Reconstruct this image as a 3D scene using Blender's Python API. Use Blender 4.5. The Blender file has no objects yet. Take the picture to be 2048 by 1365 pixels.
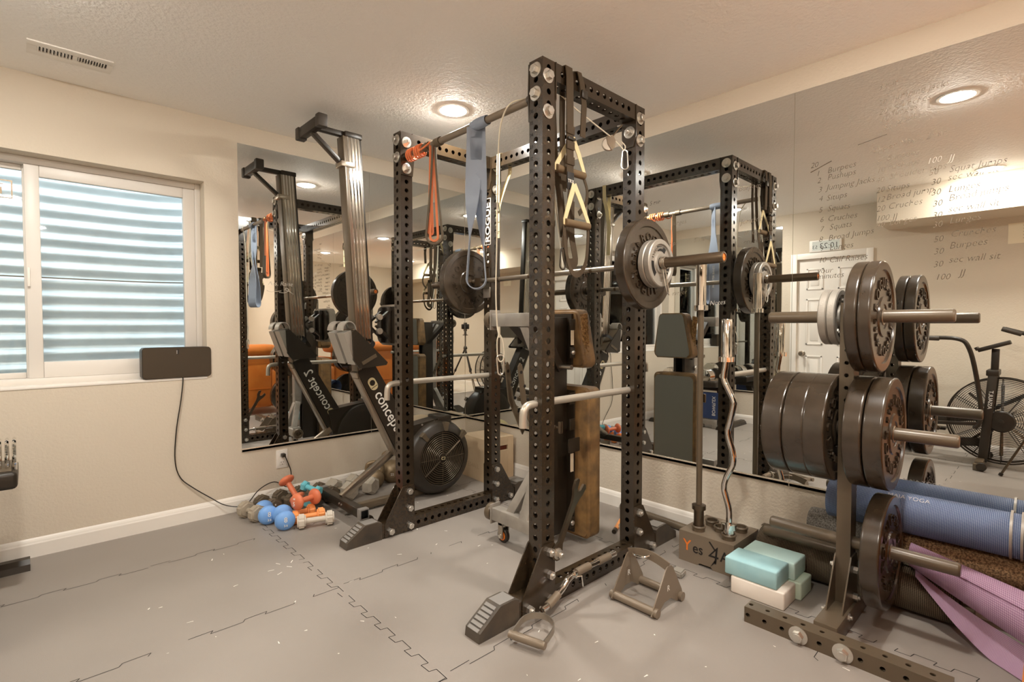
import bpy, bmesh, math, random
from math import sin, cos, pi, radians as R
from mathutils import Vector as V, Matrix as M

sc = bpy.context.scene
COL = sc.collection
# ------------------------------------------------------------------ camera
cam_d = bpy.data.cameras.new('camera'); cam = bpy.data.objects.new('camera', cam_d); COL.objects.link(cam)
CX, CY, CZ = -2.8187, -3.6097, 1.1925
YAW, PIT = 0.8169, -0.029
cam.location = (CX, CY, CZ)
cam.rotation_euler = (pi/2 + PIT, 0.0, YAW - pi/2)
cam_d.sensor_width = 36.0; cam_d.lens = 1029.78/2048*36.0
cam_d.clip_start = 0.02; cam_d.clip_end = 60
sc.camera = cam
# ------------------------------------------------------------------ view / world
sc.view_settings.view_transform = 'Standard'; sc.view_settings.look = 'None'
sc.view_settings.gamma = 1.0; sc.view_settings.use_curve_mapping = False
sc.view_settings.exposure = 1.45
sc.cycles.use_denoising = True
sc.cycles.max_bounces = 12; sc.cycles.diffuse_bounces = 6; sc.cycles.glossy_bounces = 8
sc.cycles.transparent_max_bounces = 8; sc.cycles.transmission_bounces = 8
sc.cycles.caustics_reflective = True; sc.cycles.caustics_refractive = False
sc.cycles.sample_clamp_indirect = 6.0
wd = bpy.data.worlds.new('sky'); sc.world = wd; wd.use_nodes = True
bg = wd.node_tree.nodes['Background']; bg.inputs[0].default_value = (0.80, 0.92, 1.0, 1); bg.inputs[1].default_value = 2.3
LAMP_POWER = 190.0

# ------------------------------------------------------------------ materials
def lin(c):
    c = c/255.0
    return c/12.92 if c <= 0.04045 else ((c+0.055)/1.055)**2.4
def rgb(t): return (lin(t[0]), lin(t[1]), lin(t[2]), 1.0)
MATS = {}
def mat(name, col, rough=0.5, metal=0.0, bump=None, vary=None, spec=0.5, emit=None, coat=0.0, aniso=None):
    """bump=(scale, strength, distance)  vary=(scale, colour2, contrast)"""
    m = bpy.data.materials.new(name); m.use_nodes = True; nt = m.node_tree
    b = nt.nodes['Principled BSDF']
    b.inputs['Base Color'].default_value = rgb(col)
    b.inputs['Roughness'].default_value = rough; b.inputs['Metallic'].default_value = metal
    b.inputs['Specular IOR Level'].default_value = spec
    if coat: b.inputs['Coat Weight'].default_value = coat; b.inputs['Coat Roughness'].default_value = 0.15
    tc = nt.nodes.new('ShaderNodeTexCoord')
    if vary:
        n = nt.nodes.new('ShaderNodeTexNoise'); n.inputs['Scale'].default_value = vary[0]; n.inputs['Detail'].default_value = 4
        nt.links.new(tc.outputs['Object'], n.inputs['Vector'])
        r = nt.nodes.new('ShaderNodeValToRGB'); k = vary[2] if len(vary) > 2 else 0.2
        r.color_ramp.elements[0].position = 0.5-k; r.color_ramp.elements[1].position = 0.5+k
        r.color_ramp.elements[0].color = rgb(col); r.color_ramp.elements[1].color = rgb(vary[1])
        nt.links.new(n.outputs['Fac'], r.inputs['Fac']); nt.links.new(r.outputs['Color'], b.inputs['Base Color'])
    if bump:
        n = nt.nodes.new('ShaderNodeTexNoise'); n.inputs['Scale'].default_value = bump[0]; n.inputs['Detail'].default_value = 3
        nt.links.new(tc.outputs['Object'], n.inputs['Vector'])
        bp = nt.nodes.new('ShaderNodeBump'); bp.inputs['Strength'].default_value = bump[1]; bp.inputs['Distance'].default_value = bump[2]
        nt.links.new(n.outputs['Fac'], bp.inputs['Height']); nt.links.new(bp.outputs['Normal'], b.inputs['Normal'])
    if emit:
        b.inputs['Emission Color'].default_value = rgb(emit[0]); b.inputs['Emission Strength'].default_value = emit[1]
    MATS[name] = m
    return m
def weave(name, c1, c2, scale, rough=0.8, strength=0.6):
    """woven / dotted mat texture from two crossed waves"""
    m = mat(name, c1, rough); nt = m.node_tree; b = nt.nodes['Principled BSDF']
    tc = nt.nodes.new('ShaderNodeTexCoord')
    vo = nt.nodes.new('ShaderNodeTexVoronoi'); vo.inputs['Scale'].default_value = scale; vo.inputs['Randomness'].default_value = 0.0
    nt.links.new(tc.outputs['UV'], vo.inputs['Vector'])
    r = nt.nodes.new('ShaderNodeValToRGB'); r.color_ramp.elements[0].position = 0.25; r.color_ramp.elements[1].position = 0.55
    r.color_ramp.elements[0].color = rgb(c1); r.color_ramp.elements[1].color = rgb(c2)
    nt.links.new(vo.outputs['Distance'], r.inputs['Fac']); nt.links.new(r.outputs['Color'], b.inputs['Base Color'])
    bp = nt.nodes.new('ShaderNodeBump'); bp.invert = True; bp.inputs['Strength'].default_value = strength; bp.inputs['Distance'].default_value = 0.002
    nt.links.new(vo.outputs['Distance'], bp.inputs['Height']); nt.links.new(bp.outputs['Normal'], b.inputs['Normal'])
    return m

WALL = mat('wall_paint', (211, 199, 181), 0.8, bump=(70, 0.35, 0.006), spec=0.25)
CEIL = mat('ceiling_texture', (246, 242, 236), 0.75, bump=(60, 0.5, 0.010), spec=0.25)
TRIM = mat('white_trim', (234, 228, 219), 0.45)
VINYL = mat('white_vinyl', (222, 216, 208), 0.4)
FLOORM = mat('rubber_floor', (138, 130, 122), 0.48, bump=(420, 0.25, 0.002), vary=(1.1, (153, 145, 137), 0.25), spec=0.45)
SEAM = mat('floor_seam', (32, 28, 26), 0.9)
CARPET = mat('carpet', (215, 205, 190), 0.95, bump=(300, 0.6, 0.004))
MIRROR = mat('mirror_silver', (226, 228, 226), 0.0, 1.0)
MIREDGE = mat('mirror_edge', (120, 135, 125), 0.15, 0.6)
CHAN = mat('mirror_channel', (205, 192, 172), 0.35, 0.3)
BLACK = mat('black_powder_coat', (46, 35, 22), 0.24, 0.0, bump=(260, 0.08, 0.001), spec=0.8)
BLACKW = mat('worn_black_steel', (44, 34, 22), 0.26, 0.0, bump=(200, 0.1, 0.001), vary=(60, (60, 47, 32), 0.2), spec=0.7)
RUBBER = mat('black_rubber', (46, 36, 25), 0.22, bump=(120, 0.1, 0.001), vary=(9, (66, 55, 43), 0.25), spec=0.75)
RUBBERD = mat('matte_rubber', (62, 54, 46), 0.55, bump=(150, 0.2, 0.001))
FOOTR = mat('rubber_foot', (58, 54, 50), 0.5, vary=(14, (88, 76, 62), 0.25))
FOOTG = mat('foot_tread', (132, 128, 123), 0.5)
ZINC = mat('zinc_bolt', (214, 210, 202), 0.28, 0.9)
CHROME = mat('chrome', (232, 230, 226), 0.06, 1.0)
STEEL = mat('brushed_steel', (176, 166, 152), 0.28, 0.95)
DSTEEL = mat('dark_steel', (112, 98, 82), 0.3, 0.9)
PIPE = mat('galvanized_pipe', (196, 188, 174), 0.38, 0.6)
GREYM = mat('grey_frame_paint', (150, 143, 134), 0.4, 0.2, vary=(20, (165, 158, 148), 0.2))
IRONG = mat('hammertone_grey_iron', (172, 166, 156), 0.42, 0.45, bump=(160, 0.5, 0.002))
NUM = mat('number_ink', (24, 20, 17), 0.6)
WHITEINK = mat('white_print', (240, 236, 228), 0.5)
MARKER = mat('dry_erase_ink', (74, 60, 42), 0.6)
MARKERL = mat('faded_marker', (128, 114, 96), 0.6)
MARKERW = mat('pale_marker', (214, 208, 198), 0.6)
GBAND = mat('grey_latex', (140, 150, 166), 0.5, spec=0.4)
OBAND = mat('orange_latex', (224, 124, 72), 0.5)
TBAND = mat('olive_latex', (92, 78, 58), 0.55)
TANW = mat('tan_webbing', (216, 200, 156), 0.8, bump=(500, 0.3, 0.001))
BROWNW = mat('brown_webbing', (68, 54, 36), 0.85, bump=(500, 0.4, 0.001))
FOAMG = mat('foam_grip', (104, 84, 58), 0.8, bump=(200, 0.3, 0.001))
ROPE = mat('white_cable', (225, 216, 196), 0.6)
VINYLB = mat('worn_brown_vinyl', (92, 70, 44), 0.55, bump=(25, 0.5, 0.004), vary=(14, (140, 106, 62), 0.2))
VINYLG = mat('grey_green_vinyl', (112, 109, 98), 0.5, bump=(30, 0.15, 0.002))
STUFF = mat('torn_foam', (176, 138, 84), 0.95, bump=(160, 1.0, 0.01), vary=(90, (110, 76, 40), 0.15))
WOOD = mat('plywood', (222, 200, 168), 0.55, vary=(5, (206, 180, 144), 0.25))
BLUEDB = mat('blue_vinyl', (116, 164, 226), 0.4)
ORDB = mat('coral_vinyl', (220, 122, 84), 0.42)
OR2DB = mat('orange_vinyl', (250, 160, 92), 0.42)
TEALDB = mat('teal_vinyl', (108, 194, 208), 0.42)
WHITEDB = mat('bone_vinyl', (206, 196, 182), 0.5)
GREYDB = mat('taupe_neoprene', (168, 156, 138), 0.6, bump=(220, 0.2, 0.001))
OLIVEDB = mat('dark_olive_neoprene', (98, 86, 70), 0.6, bump=(220, 0.2, 0.001))
HEXDB = mat('hammertone_hex', (186, 178, 164), 0.45, 0.25, bump=(160, 0.4, 0.002))
KB = mat('bronze_kettlebell', (140, 120, 92), 0.42, 0.4, bump=(120, 0.2, 0.001))
TEALB = mat('teal_foam', (184, 216, 214), 0.75, vary=(7, (198, 228, 224), 0.25))
TEALD = mat('deep_teal_foam', (146, 190, 198), 0.75, vary=(7, (172, 210, 212), 0.25))
CREAMB = mat('cream_foam', (238, 228, 216), 0.75)
MINTB = mat('mint_foam', (206, 226, 210), 0.75)
BALL = mat('pale_yellow_rubber', (226, 214, 158), 0.6, bump=(300, 0.4, 0.001))
LEATHER = mat('orange_leather', (200, 108, 34), 0.42, bump=(60, 0.25, 0.003), vary=(6, (214, 128, 52), 0.25), spec=0.5)
TAUPE = mat('taupe_enamel', (98, 85, 68), 0.34, 0.1)
TAUPE2 = mat('light_taupe_enamel', (128, 114, 97), 0.36, 0.15)
SEATM = mat('seat_grey', (152, 140, 124), 0.55)
GRILL = mat('grille_wire', (104, 92, 76), 0.3, 0.5)
CLOCKF = mat('lcd_grey', (205, 210, 204), 0.3)
PAPER = mat('cream_paper', (240, 230, 205), 0.8)
GALV = mat('galvanized_sheet', (205, 212, 216), 0.4, 0.25, vary=(6, (228, 234, 238), 0.25))
GRAVEL = mat('gravel', (150, 145, 138), 0.95, bump=(40, 1.0, 0.02), vary=(40, (190, 185, 178), 0.2))
DRUBBER = mat('dark_plastic', (44, 36, 26), 0.4)
GRILLE = mat('speaker_fabric', (66, 53, 36), 0.75, bump=(600, 0.5, 0.001))
NAVY = mat('navy_vinyl', (46, 66, 110), 0.35)
ORANGEP = mat('orange_paint', (242, 128, 44), 0.4)
STICK = mat('orange_wood', (226, 150, 86), 0.5)
CORK = mat('brown_cork_foam', (152, 122, 86), 0.95, bump=(220, 1.0, 0.004), vary=(150, (84, 62, 40), 0.12))
SPECK = mat('speckled_grey_foam', (140, 134, 126), 0.95, bump=(220, 0.9, 0.004), vary=(160, (92, 86, 78), 0.12))
LAV = weave('lavender_mat', (240, 212, 230), (196, 150, 190), 190, 0.6)
BLUEM = weave('blue_mat', (186, 202, 228), (62, 92, 152), 190, 0.35)
DMESH = weave('charcoal_mesh_mat', (156, 138, 112), (52, 45, 38), 150, 0.75, 1.0)
LAMPE = mat('lamp_diffuser', (255, 244, 226), 0.6, emit=((255, 250, 241), LAMP_POWER))
def glass_mat():
    m = bpy.data.materials.new('window_glass'); m.use_nodes = True; nt = m.node_tree; nt.nodes.clear()
    o = nt.nodes.new('ShaderNodeOutputMaterial'); mx = nt.nodes.new('ShaderNodeMixShader')
    t = nt.nodes.new('ShaderNodeBsdfTransparent'); t.inputs[0].default_value = (0.95, 0.98, 0.98, 1)
    g = nt.nodes.new('ShaderNodeBsdfGlossy'); g.inputs['Roughness'].default_value = 0.02
    f = nt.nodes.new('ShaderNodeFresnel'); f.inputs[0].default_value = 1.45
    nt.links.new(f.outputs[0], mx.inputs[0]); nt.links.new(t.outputs[0], mx.inputs[1]); nt.links.new(g.outputs[0], mx.inputs[2])
    nt.links.new(mx.outputs[0], o.inputs[0]); return m
GLASS = glass_mat()

# ------------------------------------------------------------------ object helpers
WM = {}
def thing(name, label, cat, loc=(0, 0, 0), rz=0.0, group=None):
    o = bpy.data.objects.new(name, None); COL.objects.link(o); o.empty_display_size = 0.05
    o.location = loc; o.rotation_euler = (0, 0, rz)
    WM[o] = M.Translation(V(loc)) @ M.Rotation(rz, 4, 'Z')
    tag(o, label, cat, group); return o
def tag(o, label=None, cat=None, group=None, kind=None):
    if label: o['label'] = label
    if cat: o['category'] = cat
    if group: o['group'] = group
    if kind: o['kind'] = kind
    return o
def kids(o): return [c for c in bpy.data.objects if c.parent is o]
CH = {}
def dup(root, label=None, group=None):
    def cp(o, par):
        c = o.copy(); COL.objects.link(c); WM[c] = WM[o].copy()
        if par is not None:
            c.parent = par; CH.setdefault(par, []).append(c)
        for k in CH.get(o, []): cp(k, c)
        return c
    r = cp(root, None)
    if label: r['label'] = label
    if group: r['group'] = group
    return r
def place(o, loc, eul=(0, 0, 0)):
    o.location = loc; o.rotation_euler = eul; return o
def orient(o, loc, xd, zd):
    """put thing so its local x points along xd and local z roughly along zd"""
    x = V(xd).normalized(); z = (V(zd) - x*V(zd).dot(x)).normalized(); y = z.cross(x)
    m = M((x, y, z)).transposed(); o.location = loc; o.rotation_euler = m.to_euler(); return o

class MB:
    def __init__(s): s.bm = bmesh.new(); s.uv = None
    def poly(s, pts):
        vs = [s.bm.verts.new(p) for p in pts]
        return s.bm.faces.new(vs)
    def grid(s, rows, closed_u=False, closed_v=False, uv=None):
        vv = [[s.bm.verts.new(p) for p in r] for r in rows]
        n, k = len(vv), len(vv[0])
        if uv and s.uv is None: s.uv = s.bm.loops.layers.uv.new('UVMap')
        for i in range(n if closed_v else n-1):
            for j in range(k if closed_u else k-1):
                a, b = (i, j), ((i+1) % n, j); c, d = ((i+1) % n, (j+1) % k), (i, (j+1) % k)
                try: f = s.bm.faces.new([vv[a[0]][a[1]], vv[d[0]][d[1]], vv[c[0]][c[1]], vv[b[0]][b[1]]])
                except ValueError: continue
                if uv:
                    q = [(i, j), (i, j+1), (i+1, j+1), (i+1, j)]
                    for lp, (a0, b0) in zip(f.loops, q): lp[s.uv].uv = (b0/(k if closed_u else k-1)*uv[0], a0/(n-1)*uv[1])
        return vv
    def hexa(s, c):
        vs = [s.bm.verts.new(p) for p in c]
        fs = []
        for q in ((0, 3, 2, 1), (4, 5, 6, 7), (0, 1, 5, 4), (1, 2, 6, 5), (2, 3, 7, 6), (3, 0, 4, 7)):
            fs.append(s.bm.faces.new([vs[i] for i in q]))
        return vs, fs
    def box(s, x0, x1, y0, y1, z0, z1, bev=0.0, seg=2, mt=None):
        c = [V(p) for p in ((x0, y0, z0), (x1, y0, z0), (x1, y1, z0), (x0, y1, z0), (x0, y0, z1), (x1, y0, z1), (x1, y1, z1), (x0, y1, z1))]
        if mt is not None: c = [mt @ p for p in c]
        vs, fs = s.hexa(c)
        if bev:
            es = list({e for f in fs for e in f.edges})
            bmesh.ops.bevel(s.bm, geom=es, offset=bev, segments=seg, affect='EDGES', profile=0.5, clamp_overlap=True)
        return s
    def bar(s, p0, p1, w, h, up=(0, 0, 1), bev=0.0, ext=0.0):
        """rectangular beam p0->p1; h along up, w sideways"""
        p0, p1 = V(p0), V(p1); d = (p1-p0).normalized(); up = V(up); up = (up - d*up.dot(d)).normalized(); sd = d.cross(up)
        mt = M((d, sd, up)).transposed().to_4x4(); mt.translation = p0
        L = (p1-p0).length
        return s.box(-ext, L+ext, -w/2, w/2, -h/2, h/2, bev, 2, mt)
    def tube(s, pts, r, seg=12, closed=False, caps=True, uv=None):
        pts = [V(p) for p in pts]; n = len(pts)
        rr = r if isinstance(r, (list, tuple)) else [r]*n
        tan = []
        for i in range(n):
            if closed: t = pts[(i+1) % n]-pts[i-1]
            else: t = pts[min(i+1, n-1)]-pts[max(i-1, 0)]
            tan.append(t.normalized())
        u = V((0, 0, 1)) if abs(tan[0].z) < 0.9 else V((1, 0, 0))
        rows = []
        for i in range(n):
            u = (u - tan[i]*u.dot(tan[i])).normalized(); w = tan[i].cross(u)
            rows.append([pts[i] + (u*cos(a)+w*sin(a))*rr[i] for a in (2*pi*k/seg for k in range(seg))])
        vv = s.grid(rows, closed_u=True, closed_v=closed, uv=uv)
        if caps and not closed:
            s.bm.faces.new(list(reversed(vv[0]))); s.bm.faces.new(vv[-1])
        return s
    def strip(s, pts, nrm, w, t, wdirs=None):
        """flat band along pts; nrm = list or single vector of the band normal; w width; t thickness"""
        pts = [V(p) for p in pts]; n = len(pts); rows = []
        for i in range(n):
            tg = (pts[min(i+1, n-1)]-pts[max(i-1, 0)]).normalized()
            nn = V(nrm[i]) if isinstance(nrm, list) else V(nrm)
            nn = (nn - tg*nn.dot(tg)).normalized(); sd = tg.cross(nn)
            wi = w[i] if isinstance(w, list) else w
            rows.append([pts[i]+sd*wi/2+nn*t/2, pts[i]-sd*wi/2+nn*t/2, pts[i]-sd*wi/2-nn*t/2, pts[i]+sd*wi/2-nn*t/2])
        vv = s.grid(rows, closed_u=True)
        s.bm.faces.new(list(reversed(vv[0]))); s.bm.faces.new(vv[-1]); return s
    def lathe(s, prof, o=(0, 0, 0), ax=(0, 0, 1), seg=32):
        """prof: (radius, height) list"""
        o = V(o); ax = V(ax).normalized(); u = V((0, 0, 1)) if abs(ax.z) < 0.9 else V((1, 0, 0))
        u = (u-ax*u.dot(ax)).normalized(); w = ax.cross(u); rows = []
        for (r, h) in prof:
            rows.append([o+ax*h+(u*cos(a)+w*sin(a))*max(r, 1e-5) for a in (2*pi*k/seg for k in range(seg))])
        vv = s.grid(rows, closed_u=True)
        if prof[0][0] > 1e-4: s.bm.faces.new(list(reversed(vv[0])))
        if prof[-1][0] > 1e-4: s.bm.faces.new(vv[-1])
        return s
    def ring(s, prof, o, ax, seg=32):
        """closed profile revolved (a ring)"""
        o = V(o); ax = V(ax).normalized(); u = V((0, 0, 1)) if abs(ax.z) < 0.9 else V((1, 0, 0))
        u = (u-ax*u.dot(ax)).normalized(); w = ax.cross(u)
        rows = [[o+ax*h+(u*cos(a)+w*sin(a))*r for a in (2*pi*k/seg for k in range(seg))] for (r, h) in prof]
        s.grid(rows, closed_u=True, closed_v=True); return s
    def cyl(s, p0, p1, r, seg=16, r2=None):
        p0, p1 = V(p0), V(p1); L = (p1-p0).length
        return s.lathe([(r, 0), (r if r2 is None else r2, L)], p0, p1-p0, seg)
    def prism(s, pts, o, u, v, t0, t1):
        """polygon pts (a,b) in plane o+u*a+v*b extruded along u x v from t0 to t1"""
        o, u, v = V(o), V(u), V(v); n = u.cross(v)
        A = [s.bm.verts.new(o+u*a+v*b+n*t0) for a, b in pts]; B = [s.bm.verts.new(o+u*a+v*b+n*t1) for a, b in pts]
        s.bm.faces.new(list(reversed(A))); s.bm.faces.new(B); k = len(pts)
        for i in range(k): s.bm.faces.new([A[i], A[(i+1) % k], B[(i+1) % k], B[i]])
        return s
    def ball(s, c, r, sx=1, sy=1, sz=1, u=24, v=14, mt=None):
        m = (mt or M()) if mt is not None else M()
        m = M.Translation(V(c)) @ m.to_4x4() @ M.Diagonal((r*sx, r*sy, r*sz, 1))
        bmesh.ops.create_uvsphere(s.bm, u_segments=u, v_segments=v, radius=1.0, matrix=m); return s
    def perf(s, o, dl, da, db, L, a, b, holes, rad=0.0125, wall=0.0048, faces='abAB', margin=None):
        """perforated rectangular tube from o along dl; cross-section a (along da) x b (along db), o at the low corner.
        faces: a = face at low db, A = at high db (spanning da), b = low da, B = high da"""
        o, dl, da, db = V(o), V(dl), V(da), V(db)
        spec = {'a': (o, da, a, db), 'A': (o+db*b, da, a, -db), 'b': (o, db, b, da), 'B': (o+da*a, db, b, -da)}
        for k, (po, dw, w, inn) in spec.items():
            hs = [h for h in holes if rad < h < L-rad] if k in faces else []
            segs = []; cur = 0.0
            pitch = min([hs[i+1]-hs[i] for i in range(len(hs)-1)], default=0.05)
            half = min(pitch/2, 0.03)
            for h in hs:
                lo, hi = max(h-half, cur), min(h+half, L)
                if lo-cur > 1e-5: segs.append((cur, lo, None))
                segs.append((lo, hi, h)); cur = hi
            if L-cur > 1e-5: segs.append((cur, L, None))
            for lo, hi, h in segs:
                for dep, fl in ((0.0, 0), (wall, 1)):
                    q = lambda l, ww: po+dl*l+dw*ww+inn*dep
                    if h is None:
                        s.poly([q(lo, 0), q(hi, 0), q(hi, w), q(lo, w)]); continue
                    c0, w0 = h, w/2
                    rect = [(lo, 0), ((lo+h)/2, 0), (h, 0), ((hi+h)/2, 0), (hi, 0), (hi, w/4), (hi, w/2), (hi, 3*w/4), (hi, w), ((hi+h)/2, w), (h, w), ((lo+h)/2, w), (lo, w), (lo, 3*w/4), (lo, w/2), (lo, w/4)]
                    A = [s.bm.verts.new(q(*p)) for p in rect]
                    C = [s.bm.verts.new(q(c0-rad*cos(pi/4+2*pi*i/16), w0-rad*sin(pi/4+2*pi*i/16)) if False else q(c0+rad*cos(-3*pi/4+2*pi*i/16), w0+rad*sin(-3*pi/4+2*pi*i/16))) for i in range(16)]
                    for i in range(16):
                        j = (i+1) % 16; s.bm.faces.new([A[i], A[j], C[j], C[i]])
                    if not fl: C0 = C
                    else:
                        for i in range(16):
                            j = (i+1) % 16; s.bm.faces.new([C0[i], C0[j], C[j], C[i]])
        for e in (0.0, L):      # end caps
            s.poly([o+dl*e, o+dl*e+da*a, o+dl*e+da*a+db*b, o+dl*e+db*b])
        return s
    def text(s, txt, size, o, u, v, depth=0.002, bend=None, align='CENTER', shear=0.0, thin=0.0, xs=1.0, res=3):
        """text in plane o + u*x + v*y, raised along u x v.  bend=radius -> letters around a circle centre o (top, clockwise)"""
        o, u, v = V(o), V(u).normalized(), V(v).normalized(); n = u.cross(v)
        for k, (bmx) in enumerate(_text_meshes(txt, size, align, shear, thin, xs, res, bend)):
            verts, faces = bmx
            top = [s.bm.verts.new(o+u*x+v*y+n*depth) for x, y in verts]
            bot = [s.bm.verts.new(o+u*x+v*y) for x, y in verts]
            ec = {}
            for f in faces:
                try: s.bm.faces.new([top[i] for i in f])
                except ValueError: pass
                for a, b in zip(f, f[1:]+f[:1]): ec[(a, b)] = ec.get((a, b), 0)+1
            for (a, b) in list(ec):
                if (b, a) not in ec:
                    try: s.bm.faces.new([top[a], bot[a], bot[b], top[b]])
                    except ValueError: pass
        return s
    def build(s, name, m, parent=None, label=None, cat=None, group=None, kind=None, ang=32, base=None, recalc=True, smooth=True, split=None):
        if recalc: bmesh.ops.recalc_face_normals(s.bm, faces=s.bm.faces)
        me = bpy.data.meshes.new(name)
        if parent is not None:
            s.bm.transform(WM[parent].inverted())
        elif base is not None:
            s.bm.transform(M.Translation(-V(base)))
        if split is not None and parent is not None:
            return s._split(name, m, parent, ang, smooth, split, label)
        s.bm.to_mesh(me); s.bm.free()
        me.materials.append(m)
        if smooth:
            me.polygons.foreach_set('use_smooth', [True]*len(me.polygons)); me.set_sharp_from_angle(angle=R(ang))
        o = bpy.data.objects.new(name, me); COL.objects.link(o)
        if parent is not None:
            o.parent = parent; CH.setdefault(parent, []).append(o); WM[o] = WM[parent].copy()
        elif base is not None:
            o.location = base; WM[o] = M.Translation(V(base))
        else: WM[o] = M()
        tag(o, label, cat, group, kind)
        return o

def _split(s, name, m, parent, ang, smooth, margin, label):
    """one object per separate piece (pieces whose boxes meet within margin stay together)"""
    bm = s.bm; bm.verts.index_update(); n = len(bm.verts); par = list(range(n))
    def fd(a):
        while par[a] != a: par[a] = par[par[a]]; a = par[a]
        return a
    for e in bm.edges:
        a, b = fd(e.verts[0].index), fd(e.verts[1].index)
        if a != b: par[a] = b
    co = [v.co.copy() for v in bm.verts]; bx = {}
    for i in range(n):
        r = fd(i); c = co[i]
        b = bx.setdefault(r, [c.x, c.y, c.z, c.x, c.y, c.z])
        for k in range(3): b[k] = min(b[k], c[k]); b[k+3] = max(b[k+3], c[k])
    ks = list(bx); changed = True
    groups = [[set([k]), bx[k]] for k in ks]
    while changed:
        changed = False; out = []
        for g in groups:
            for h in out:
                if all(g[1][k] <= h[1][k+3]+margin and h[1][k] <= g[1][k+3]+margin for k in range(3)):
                    h[0] |= g[0]; h[1] = [min(h[1][k], g[1][k]) for k in range(3)]+[max(h[1][k+3], g[1][k+3]) for k in range(3)]; changed = True; break
            else: out.append(g)
        groups = out
    gi = {r: i for i, g in enumerate(groups) for r in g[0]}
    vs = [[] for _ in groups]; loc = {}
    for i in range(n):
        g = gi[fd(i)]; loc[i] = len(vs[g]); vs[g].append(co[i])
    fs = [[] for _ in groups]
    for f in bm.faces: fs[gi[fd(f.verts[0].index)]].append([loc[v.index] for v in f.verts])
    bm.free(); first = None
    for a, b in zip(vs, fs):
        if not b: continue
        me = bpy.data.meshes.new(name); me.from_pydata(a, [], b); me.materials.append(m)
        if smooth:
            me.polygons.foreach_set('use_smooth', [True]*len(me.polygons)); me.set_sharp_from_angle(angle=R(ang))
        o = bpy.data.objects.new(name, me); COL.objects.link(o); o.parent = parent; CH.setdefault(parent, []).append(o); WM[o] = WM[parent].copy(); tag(o, label)
        first = first or o
    return first
MB._split = _split
_TC = {}
def _text_one(txt, size, align, shear, thin, xs, res):
    key = (txt, size, align, shear, thin, xs, res)
    if key in _TC: return _TC[key]
    cu = bpy.data.curves.new('t', 'FONT'); cu.body = txt; cu.size = size; cu.align_x = align; cu.shear = shear; cu.offset = thin*size; cu.resolution_u = res
    ob = bpy.data.objects.new('t', cu)
    me = bpy.data.meshes.new_from_object(ob)
    r = ([(v.co.x*xs, v.co.y) for v in me.vertices], [list(p.vertices) for p in me.polygons])
    w = max([p[0] for p in r[0]], default=0)-min([p[0] for p in r[0]], default=0)
    bpy.data.objects.remove(ob); bpy.data.curves.remove(cu); bpy.data.meshes.remove(me)
    _TC[key] = (r, w); return _TC[key]
def _text_meshes(txt, size, align, shear, thin, xs, res, bend):
    if not bend: return [_text_one(txt, size, align, shear, thin, xs, res)[0]]
    out = []; rad, mid, sp = bend     # radius, centre angle (rad, ccw from +x), angular pitch
    n = len(txt); sg = 1 if sp > 0 else -1
    for i, ch in enumerate(txt):
        if ch == ' ': continue
        (vs, fs), w = _text_one(ch, size, 'CENTER', 0, thin, xs, res)
        a = mid - (i-(n-1)/2)*sp
        if sg > 0: ux, uy, vx, vy, r0 = sin(a), -cos(a), cos(a), sin(a), rad
        else: ux, uy, vx, vy, r0 = -sin(a), cos(a), -cos(a), -sin(a), rad+size*0.7
        out.append(([(cos(a)*r0+ux*x+vx*y, sin(a)*r0+uy*x+vy*y) for x, y in vs], fs))
    return out
def arc(c, u, v, r, a0, a1, n):
    c, u, v = V(c), V(u), V(v)
    return [c+u*(r*cos(a0+(a1-a0)*i/n))+v*(r*sin(a0+(a1-a0)*i/n)) for i in range(n+1)]
def smooth_path(pts, n=8):
    """Catmull-Rom through pts"""
    P = [V(p) for p in pts]; out = []
    for i in range(len(P)-1):
        p0, p1, p2, p3 = P[max(i-1, 0)], P[i], P[i+1], P[min(i+2, len(P)-1)]
        for k in range(n):
            t = k/n
            out.append(0.5*((2*p1)+(p2-p0)*t+(2*p0-5*p1+4*p2-p3)*t*t+(3*p1-p0-3*p2+p3)*t**3))
    out.append(P[-1]); return out
def struct(name, mb, m, parent=None, **k):
    o = mb.build(name, m, parent, **k)
    if parent is None: o['kind'] = 'structure'
    return o
X, Y, Z = V((1, 0, 0)), V((0, 1, 0)), V((0, 0, 1))
def hexbolt(mb, p, n, r=0.0155, h=0.012, washer=0.024, nut=False):
    r *= 1.12; h *= 1.4
    """hex head (or nut with stud) on a washer at p facing n"""
    p, n = V(p), V(n).normalized(); u = Z if abs(n.z) < 0.9 else X; u = (u-n*u.dot(n)).normalized(); w = n.cross(u)
    if washer: mb.lathe([(washer, 0), (washer, 0.0035), (washer*0.93, 0.0045)], p, n, 24)
    a0 = random.random()*pi
    hexp = [(r*cos(a0+pi/3*i), r*sin(a0+pi/3*i)) for i in range(6)]
    b = 0.004 if washer else 0.0
    mb.prism(hexp, p, u, w, b, b+h) if (u.cross(w)).dot(n) > 0 else mb.prism([(y, x) for x, y in hexp], p, w, u, b, b+h)
    mb.lathe([(r*0.72, b+h), (r*0.6, b+h+0.0015)], p, n, 18)
    if nut: mb.lathe([(r*0.5, b+h), (r*0.5, b+h+0.007), (r*0.42, b+h+0.009)], p, n, 12)
# ================================================================== ROOM
H = 2.476; XW = -3.62; YB = -6.6
mb = MB(); mb.box(XW-0.2, 0.2, -3.66, 0.2, -0.1, 0.0); floor = struct('floor', mb, FLOORM)
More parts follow.
